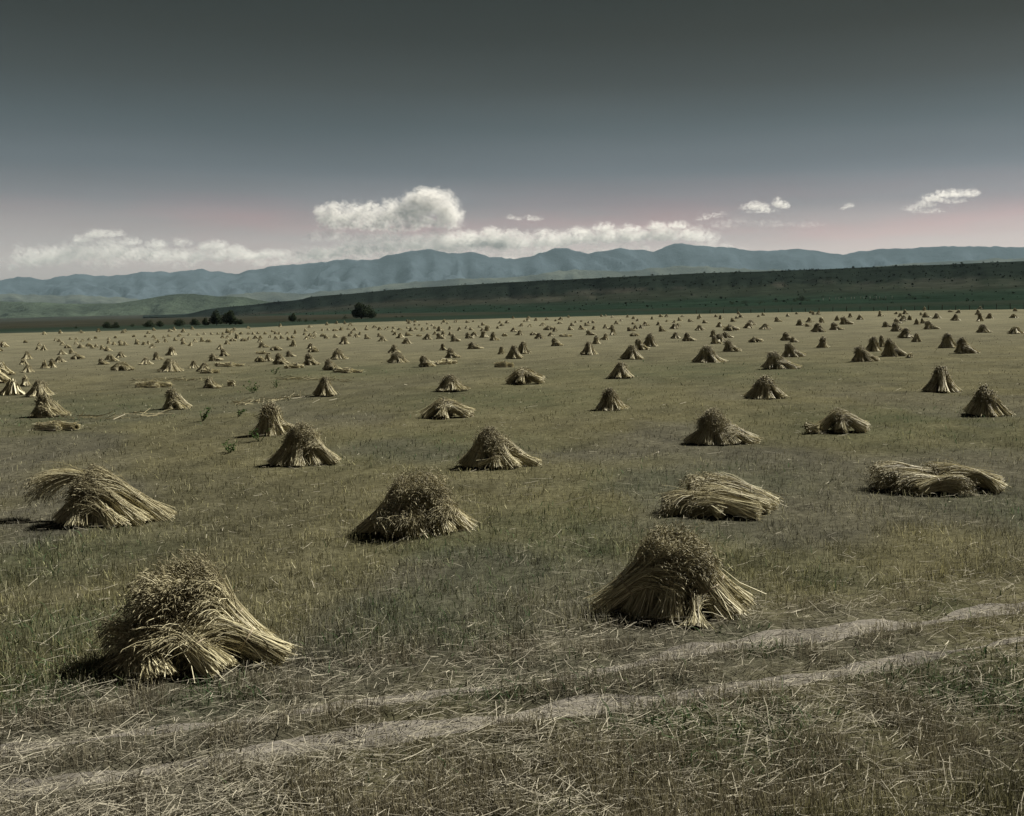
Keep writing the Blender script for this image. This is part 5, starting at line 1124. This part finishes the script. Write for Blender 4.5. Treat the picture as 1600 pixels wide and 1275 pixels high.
# ------------------------------------------------------------------ trees and bushes on the bottomland
def tree(name, x, y, w, h, label, seed, group, z=None, trunk=True, n=1500, lobes=5, tone=1.0, thin=1.0):
    rng = np.random.default_rng(seed)
    z = float(TILT*x) if z is None else z
    e = prop(empty(name, (x, y, z-.1)), label, 'bush' if name == 'bush' else 'tree', group)
    cs = []
    for k in range(lobes):
        f = (k+.5)/lobes-.5
        hh = h*rng.uniform(.55, 1.0)*(1-abs(f)*.45)
        cs.append((f*w*.62, rng.uniform(-.18, .18)*w, hh*.58, w*rng.uniform(.20, .30)+.05*w, hh*.46))
    cs.append((rng.uniform(-.12, .12)*w, 0, h*.62, w*.24, h*.38))
    cs = np.array(cs); i = rng.integers(0, len(cs), n)
    d = unit(rng.normal(0, 1, (n, 3))); rr = (.45+.62*rng.uniform(0, 1, n)**.6)*np.where(rng.uniform(0, 1, n) < .1, 1.18, 1)
    P = np.stack([cs[i, 0]+d[:, 0]*cs[i, 3]*rr, cs[i, 1]+d[:, 1]*cs[i, 3]*rr, cs[i, 2]+d[:, 2]*cs[i, 4]*rr], -1)
    P[:, 2] = np.maximum(P[:, 2], .05*h+rng.uniform(0, .1, n)*h)
    s = rng.uniform(.022, .055, n)[:, None]*h*thin
    nrm = unit(d+rng.normal(0, .7, (n, 3))); a = unit(np.cross(nrm, rng.normal(0, 1, (n, 3)))); b = np.cross(nrm, a)
    V = np.stack([P-a*s-b*s*.7, P+a*s-b*s*.5, P+a*s*.8+b*s*.7, P-a*s*.7+b*s*.6], 1).reshape(-1, 3)
    Q = (np.arange(n)*4)[:, None]+np.arange(4)[None]
    C = np.array((.032, .043, .025))*tone*np.clip(rng.normal(1, .4, n), .35, 2.4)[:, None]
    link('crown', mesh_np('crown', V, Q, colour=np.repeat(C, 4, 0)), M_LEAF, e)
    # trunk with limbs into each lobe
    TV, TQ = [], []
    def limb(p, q, r0, r1):
        o = len(TV)*1; p = np.array(p, float); q = np.array(q, float); ax = unit(q-p); s1 = unit(np.cross(ax, (.3, .9, .1))); s2 = np.cross(ax, s1)
        base = sum(len(t) for t in TV)
        ring = [math.cos(t)*s1+math.sin(t)*s2 for t in np.arange(6)/6*6.283]
        mid = (p+q)/2+np.array((rng.uniform(-.04, .04)*h, 0, 0))
        TV.append(np.array([p+r*r0 for r in ring]+[mid+r*(r0+r1)/2 for r in ring]+[q+r*r1 for r in ring]))
        for lv in (0, 6):
            for k in range(6):
                TQ.append((base+lv+k, base+lv+(k+1) % 6, base+lv+6+(k+1) % 6, base+lv+6+k))
    limb((0, 0, 0), (0, 0, h*.36), .035*h, .022*h)
    for c in cs[:4]:
        limb((0, 0, h*.3), (c[0]*.8, c[1]*.8, c[2]), .018*h, .006*h)
    link('trunk', mesh_np('trunk', np.concatenate(TV), TQ, colour=np.full((sum(len(t) for t in TV), 3), (.06, .05, .038))), M_BARK, e)
GT = 'trees and bushes along the bottomland'
def tp(px, Y): return (px-800)/1600*Y
tree('bush', tp(168, 332), 332, 3.9, 2.3, 'left half of the wide low bush at the far left', 1, GT, lobes=4)
tree('bush', tp(181, 334), 334, 3.0, 2.2, 'right half of the wide low bush at the far left', 2, GT, lobes=3)
tree('bush', tp(234, 338), 338, 4.0, 2.5, 'round bush between the wide low bush and the ball shaped one', 3, GT, lobes=4)
tree('bush', tp(250, 340), 340, 2.6, 2.2, 'smaller bush against the right side of a round bush', 4, GT, lobes=3)
tree('bush', tp(280, 342), 342, 3.9, 2.7, 'ball shaped bush by itself left of the dark tree clump', 5, GT, lobes=4)
tree('bush', tp(305, 349), 349, 3.6, 2.7, 'round bush touching the left end of the dark tree clump', 6, GT, lobes=4)
tree('willow_tree', tp(321, 352), 352, 2.4, 2.8, 'small tree tucked under the left of the dark tree clump', 7, GT, lobes=3)
tree('willow_tree', tp(338, 354), 354, 5.2, 5.2, 'tall left tree of the dark tree clump', 8, GT, n=1500, lobes=5)
tree('willow_tree', tp(359, 350), 350, 5.0, 5.1, 'tall right tree of the dark tree clump', 9, GT, n=2400, lobes=5)
tree('bush', tp(375, 350), 350, 2.4, 2.0, 'low bush trailing off the right end of the dark tree clump', 10, GT, lobes=3)
tree('bush', tp(119, 363), 363, 2.2, 1.3, 'tiny dark bush leftmost on the edge of the meadow', 11, GT, n=400, lobes=3)
tree('bush', tp(207, 358), 358, 2.4, 1.7, 'faint small bush between the wide low bush and the round bush', 12, GT, n=400, lobes=3, tone=1.25)
tree('willow_tree', tp(457, 404), 404, 3.4, 3.5, 'small pointed tree standing between the tree clump and the lone dark tree', 13, GT, lobes=3)
tree('bush', tp(468, 398), 398, 2.2, 1.6, 'low bush at the right foot of the small pointed tree', 14, GT, n=400, lobes=3)
tree('bush', tp(478, 396), 396, 2.0, 1.4, 'second low bush to the right of the small pointed tree', 15, GT, n=400, lobes=3)
tree('bush', tp(492, 395), 395, 1.7, 1.1, 'smallest of the three bushes right of the small pointed tree', 16, GT, n=300, lobes=3)
tree('bush', tp(440, 402), 402, 4.5, .9, 'low scrub strip left of the small pointed tree', 17, GT, n=400, lobes=5)
tree('cottonwood_tree', tp(565, 486), 486, 9.0, 8.0, 'lone big dark tree standing beyond the middle left of the field', 18, GT, n=3000, lobes=5)
tree('willow_tree', tp(581, 480), 480, 4.4, 4.4, 'lower tree joined to the right side of the lone big dark tree', 19, GT, n=900, lobes=4)
tree('bush', tp(539, 500), 500, 2.8, 2.1, 'small separate bush left of the lone big dark tree', 20, GT, n=400, lobes=3)
tree('bush', tp(619, 510), 510, 1.9, 1.3, 'small dot of a bush right of the lone big dark tree', 21, GT, n=300, lobes=3)
tree('bush', tp(628, 512), 512, 1.8, 1.2, 'second dot of a bush right of the lone big dark tree', 22, GT, n=300, lobes=3)
for i, (px, t_, w_, h_, lab) in enumerate([(1252, .30, 7.5, 6.2, 'tallest dark shrub in the row of scrub under the mesa'), (1262, .28, 7, 3.2, 'shrub against the right side of the tallest dark shrub'), (1240, .28, 5, 2.6, 'shrub at the left foot of the tallest dark shrub'),
    (1215, .27, 10, 2.8, 'wide low shrub a little left of the tallest dark shrub'), (1190, .26, 10, 2.6, 'wide low shrub near the middle of the dark shrub row'), (1165, .26, 9, 3.4, 'thick shrub near the left end of the dark shrub row'), (1142, .25, 6, 2.8, 'shrub at the left end of the dark shrub row'),
    (1362, .28, 12, 3.0, 'wide shrub standing right of the pale fence line'), (1380, .28, 7, 2.4, 'low shrub right beside the wide one by the pale fence line'), (1425, .34, 14, 2.4, 'long low scrub strip toward the right edge under the mesa'), (1450, .34, 10, 2.0, 'low scrub continuing the long strip toward the right edge'), (1275, .28, 6, 1.8, 'small low shrub trailing right of the tallest dark shrub')]):
    p = mesa_point((px-800)/1600, t_)
    tree('bush', p.x, p.y, w_, h_, lab, 40+i, 'dark shrubs in the row under the mesa', z=p.z, n=500, lobes=4)

# juniper scrub dotted over the mesa, far too many to count
rng = np.random.default_rng(21)
n = 3000
uu = rng.uniform(-.3, .9, n); t_ = np.where(rng.uniform(0, 1, n) < .3, rng.uniform(1.9, 2.05, n), np.where(rng.uniform(0, 1, n) < .35, rng.uniform(.1, 1, n), rng.uniform(.95, 1.95, n)))

ci = np.clip(np.round((uu+.36)/1.71*559).astype(int), 0, 559); rj = np.array([np.argmin(np.abs(rows_t-t)) for t in t_])
c0 = MESA_V[rj, ci]+rng.normal(0, 2.0, (n, 3))*np.array((1, 1, 0))
sz = rng.gamma(4, .26, n).clip(.4, 2.6)*np.interp(t_, [0, .9, 1], [.7, .8, 1.0])
k = 7
d = unit(rng.normal(0, 1, (n, k, 3))); P = c0[:, None]+d*sz[:, None, None]*np.array((.75, .75, .6))+np.array((0, 0, .5))*sz[:, None, None]
a = unit(np.cross(d, rng.normal(0, 1, (n, k, 3))))*sz[:, None, None]*.6; b = unit(np.cross(d, a))*sz[:, None, None]*.55
V = np.stack([P-a, P+b, P+a, P-b], 2).reshape(-1, 3); Q = (np.arange(n*k)*4)[:, None]+np.arange(4)[None]
C = np.repeat(np.array((.014, .019, .013))*rng.uniform(.6, 1.4, (n, 1)), k*4, 0)
prop(link('juniper_scrub', mesh_np('juniper_scrub', V, Q, colour=C), M_LEAF), 'dark scrub dotted over the face and rim of the mesa', 'scrub', kind='stuff')

# ------------------------------------------------------------------ fences
def fence(pts, hp, label, wires, pr, tone):
    e = prop(empty('wire_fence', pts[0]), label, 'fence')
    base = Vector(pts[0])
    rng = random.Random(len(pts))
    pv = None
    for k, p in enumerate(pts):
        hh = hp*rng.uniform(.8, 1.15); lx = rng.uniform(-.05, .05)
        Vp = []
        for z, s in ((-.2, 1.0), (hh*.5, .92), (hh, .8)):
            Vp += [(pr*s*math.cos(t)+lx*z, pr*s*math.sin(t), z) for t in np.arange(6)/6*6.283]
        Vp.append((lx*hh, 0, hh+pr*.4))
        Qp = [(r*6+i, r*6+(i+1) % 6, r*6+6+(i+1) % 6, r*6+6+i) for r in (0, 1) for i in range(6)]
        Tp = [(12+i, 12+(i+1) % 6, 18) for i in range(6)]
        o = link('post', mesh_np('post', Vp, Qp, Tp, colour=np.full((19, 3), tone)), M_WOOD, e)
        o.location = Vector(p)-base
    for wz in wires:
        Vw, Qw = [], []
        for k in range(len(pts)-1):
            a = Vector(pts[k])-base+Vector((0, 0, wz)); b = Vector(pts[k+1])-base+Vector((0, 0, wz)); s = Vector((0, 0, .012)); t = Vector((0, .012, 0))
            o = len(Vw); Vw += [a-s, a+t, a+s, a-t, b-s, b+t, b+s, b-t]
            Qw += [(o+i, o+(i+1) % 4, o+4+(i+1) % 4, o+4+i) for i in range(4)]
        link('wire', mesh_np('wire', [tuple(v) for v in Vw], Qw, colour=np.full((len(Vw), 3), (.12, .11, .1))), M_WOOD, e)
pts = []
for u in np.linspace(.18, .62, 34):
    Y = float(field_edge(u))+1.5
    pts.append((u*Y, Y, TILT*u*Y))
fence(pts, 1.35, 'dark post and wire fence along the right end of the field edge', (.4, .75, 1.1), .10, (.045, .040, .034))
pts = []
for px in np.linspace(1288, 1392, 14):
    p = mesa_point((px-800)/1600, .33); pts.append((p.x, p.y, p.z))
fence(pts, 2.0, 'pale fence line on the flat under the mesa, right of the tallest shrub', (.9, 1.7), .22, (.34, .32, .28))

# ------------------------------------------------------------------ clouds, beyond the mountains
M_CLOUD, nt = mat('cloud_vapour')
d_ = nd(nt, 'ShaderNodeBsdfDiffuse'); d_.inputs['Color'].default_value = (.93, .91, .88, 1)
tl = nd(nt, 'ShaderNodeBsdfTranslucent'); tl.inputs['Color'].default_value = (.93, .91, .88, 1)
upn = nd(nt, 'ShaderNodeCombineXYZ'); upn.inputs[2].default_value = 1.0; upn.inputs[0].default_value = .4
nt.links.new(upn.outputs[0], d_.inputs['Normal']); dnn = nd(nt, 'ShaderNodeCombineXYZ'); dnn.inputs[2].default_value = -1.0; dnn.inputs[0].default_value = -.4; nt.links.new(dnn.outputs[0], tl.inputs['Normal'])
m1 = nd(nt, 'ShaderNodeMixShader'); m1.inputs[0].default_value = 0.75
tp_ = nd(nt, 'ShaderNodeBsdfTransparent'); at = nd(nt, 'ShaderNodeAttribute', attribute_name='tone')
m2 = nd(nt, 'ShaderNodeMixShader'); oo = nd(nt, 'ShaderNodeOutputMaterial')
nt.links.new(d_.outputs[0], m1.inputs[1]); nt.links.new(tl.outputs[0], m1.inputs[2])
nt.links.new(at.outputs['Fac'], m2.inputs[0]); nt.links.new(tp_.outputs[0], m2.inputs[1]); nt.links.new(m1.outputs[0], m2.inputs[2]); nt.links.new(m2.outputs[0], oo.inputs['Surface'])
CY = 36000.0
PUFF_V = np.array([(1, 0, 0), (-1, 0, 0), (0, 1, 0), (0, -1, 0), (0, 0, 1), (0, 0, -1)], float)
PUFF_F = np.array([(4, 0, 2), (4, 2, 1), (4, 1, 3), (4, 3, 0), (5, 2, 0), (5, 1, 2), (5, 3, 1), (5, 0, 3)])
def cloud(lobes, label, seed, n, size, alpha, fringe=.45, group='clouds over the mountain range'):
    """lobes: (px, py, rx, ry) billows as seen over the range, given true size at the clouds' distance"""
    n = int(n*.75); size *= 1.08; rng = np.random.default_rng(seed)
    lo = np.array(lobes, float); S = CY/1600
    area = lo[:, 2]*lo[:, 3]; i = rng.choice(len(lo), n, p=area/area.sum())
    d = unit(rng.normal(0, 1, (n, 3))); rr = rng.uniform(.1, 1.0, n)**.55
    fr = rng.uniform(0, 1, n) < fringe; rr[fr] = rng.uniform(.85, 1.22, fr.sum())
    ps = size*rng.uniform(.5, 1.25, n)*np.where(fr, .55, 1.0)*np.sqrt(np.minimum(lo[i, 2], lo[i, 3])/20).clip(.45, 1.5)
    pxx = lo[i, 0]+d[:, 0]*lo[i, 2]*rr; pyy = lo[i, 1]-np.where(d[:, 2] < 0, .55, 1)*d[:, 2]*lo[i, 3]*rr
    Yc = CY+d[:, 1]*lo[i, 2]*rr*S*.8
    c = np.stack([(pxx-800)*S, Yc, EYE-(pyy-481)*S], -1)
    rot = rng.normal(0, .2, (n, 6, 1)); spin = unit(rng.normal(0, 1, (n, 4))); w_, x_, y_, z_ = spin.T
    Rm = np.stack([1-2*(y_*y_+z_*z_), 2*(x_*y_-z_*w_), 2*(x_*z_+y_*w_), 2*(x_*y_+z_*w_), 1-2*(x_*x_+z_*z_), 2*(y_*z_-x_*w_), 2*(x_*z_-y_*w_), 2*(y_*z_+x_*w_), 1-2*(x_*x_+y_*y_)], -1).reshape(n, 3, 3)
    PV = np.einsum('nij,kj->nki', Rm, PUFF_V)
    V = c[:, None]+PV*(1+rot)*(1.15*ps*S)[:, None, None]*np.array((1.15, 1, .9))
    F = (np.arange(n)*6)[:, None, None]+PUFF_F[None]
    al = np.clip(alpha*np.where(fr, .42, 1)*rng.uniform(.7, 1.2, n), .01, 1)
    me = mesh_np('cloud', V.reshape(-1, 3), None, F.reshape(-1, 3), {'tone': np.repeat(al, 6)}, smooth=True)
    prop(link('cloud', me, M_CLOUD), label, 'cloud', group)
cloud([(x, 408-.012*(x-30)+6*math.sin(x*.05), 34, 15) for x in range(20, 1160, 16)], 'thin veil of cloud lying low along the whole mountain crest', 11, 3600, 6.0, .04)
cloud([(x, 372+5*math.sin(x*.07), 30, 13) for x in range(500, 760, 14)], 'soft grey vapour filling the gap under the big cumulus', 14, 1500, 5.5, .035)
cloud([(1150, 345, 26, 7), (1200, 350, 34, 7), (1260, 352, 30, 6), (1130, 352, 24, 8)], 'faint wisps trailing right from the long cloud bank', 15, 500, 4.2, .022)
cloud([(512, 338, 20, 20), (535, 336, 18, 22), (498, 330, 10, 10), (560, 334, 22, 18), (590, 338, 26, 20), (620, 335, 26, 22), (650, 325, 26, 26), (668, 315, 24, 22), (690, 322, 24, 26), (705, 335, 20, 24), (655, 345, 40, 18), (570, 350, 40, 14), (610, 354, 55, 13), (700, 350, 24, 14), (645, 312, 12, 12), (530, 350, 34, 14), (660, 303, 16, 11), (682, 306, 14, 12), (520, 322, 12, 8), (580, 322, 14, 9), (606, 318, 12, 9)],
      'big billowing white cumulus cloud above the centre of the range', 1, 8000, 4.6, .055)
def bank(a, b, tops, base, seed, rx=(12, 26), squash=.8, step=7):
    r = random.Random(seed); L = []
    x = a
    while x < b:
        t = float(np.interp(x, [p[0] for p in tops], [p[1] for p in tops])); bs = float(np.interp(x, [p[0] for p in base], [p[1] for p in base]))
        ry = (bs-t)*.5
        L.append((x, t+ry*r.uniform(.9, 1.25), r.uniform(*rx), ry*squash*r.uniform(.6, 1.1)))
        x += step*r.uniform(.6, 1.4)
    return L
cloud(bank(450, 790, [(450, 400), (500, 384), (540, 374), (600, 370), (660, 366), (720, 360), (760, 352), (790, 354)], [(450, 415), (600, 402), (790, 402)], 2), 'low cloud bank lying on the crest below the big cumulus', 2, 5000, 4.8, .055)
cloud(bank(775, 1105, [(775, 354), (830, 356), (880, 353), (905, 352), (925, 348), (950, 345), (975, 346), (1000, 349), (1030, 344), (1060, 343), (1085, 350), (1105, 358)], [(775, 402), (900, 392), (1105, 385)], 3), 'long low cloud bank over the middle peaks of the range', 3, 5000, 4.8, .055)
cloud(bank(30, 395, [(30, 376), (120, 364), (150, 358), (185, 361), (200, 370), (230, 376), (280, 373), (300, 378), (345, 374), (380, 380), (395, 390)], [(30, 430), (200, 420), (395, 414)], 4, squash=.7), 'broad dim cloud bank over the left end of the range', 4, 5000, 5.0, .035)
cloud([(150, 366, 16, 9), (178, 366, 18, 8), (130, 374, 16, 8), (205, 378, 16, 8), (245, 382, 18, 9), (285, 380, 16, 8), (340, 383, 18, 9), (318, 386, 12, 8), (368, 389, 14, 8)], 'row of pale puffs topping the broad dim bank on the left', 12, 2200, 4.2, .05)
cloud([(700, 376, 16, 9), (735, 368, 16, 10), (765, 362, 16, 9), (800, 364, 14, 8), (850, 364, 18, 8), (905, 361, 16, 8), (945, 355, 18, 9), (985, 358, 18, 8), (1025, 354, 16, 9), (1060, 352, 18, 8), (545, 384, 18, 8), (500, 392, 16, 8), (600, 380, 16, 8)], 'row of bright cloud heads along the top of the long bank', 13, 2800, 4.2, .055)
cloud(bank(395, 450, [(395, 390), (415, 384), (435, 384), (450, 392)], [(395, 410), (450, 406)], 5, rx=(8, 14)), 'small rounded cloud between the left bank and the big cumulus', 5, 900, 4.6, .035)
cloud([(1165, 324, 10, 6), (1180, 322, 12, 9), (1195, 325, 12, 7), (1215, 318, 9, 10), (1226, 322, 8, 8), (1190, 330, 28, 4)], 'small puffy cloud above the right shoulder of the range', 6, 1300, 3.8, .045)
cloud([(1323, 323, 6, 5), (1330, 321, 5, 5), (1318, 326, 6, 3)], 'tiny faint cloud between the two puffy clouds on the right', 7, 300, 2.6, .05)
cloud([(1425, 326, 18, 5), (1445, 320, 20, 7), (1460, 310, 20, 9), (1480, 304, 20, 9), (1500, 303, 16, 8), (1518, 303, 12, 9), (1450, 330, 30, 4), (1490, 314, 26, 6)], 'slanting ragged cloud high at the right', 8, 2200, 3.8, .04)
cloud([(798, 340, 9, 5), (812, 342, 8, 4), (835, 342, 14, 5), (826, 339, 7, 4)], 'thin torn cloud just right of the big cumulus', 9, 600, 3.2, .035)
cloud([(1110, 338, 20, 5), (1098, 342, 14, 5), (1125, 334, 12, 4)], 'wispy cloud at the right end of the long bank', 10, 400, 2.6, .05)
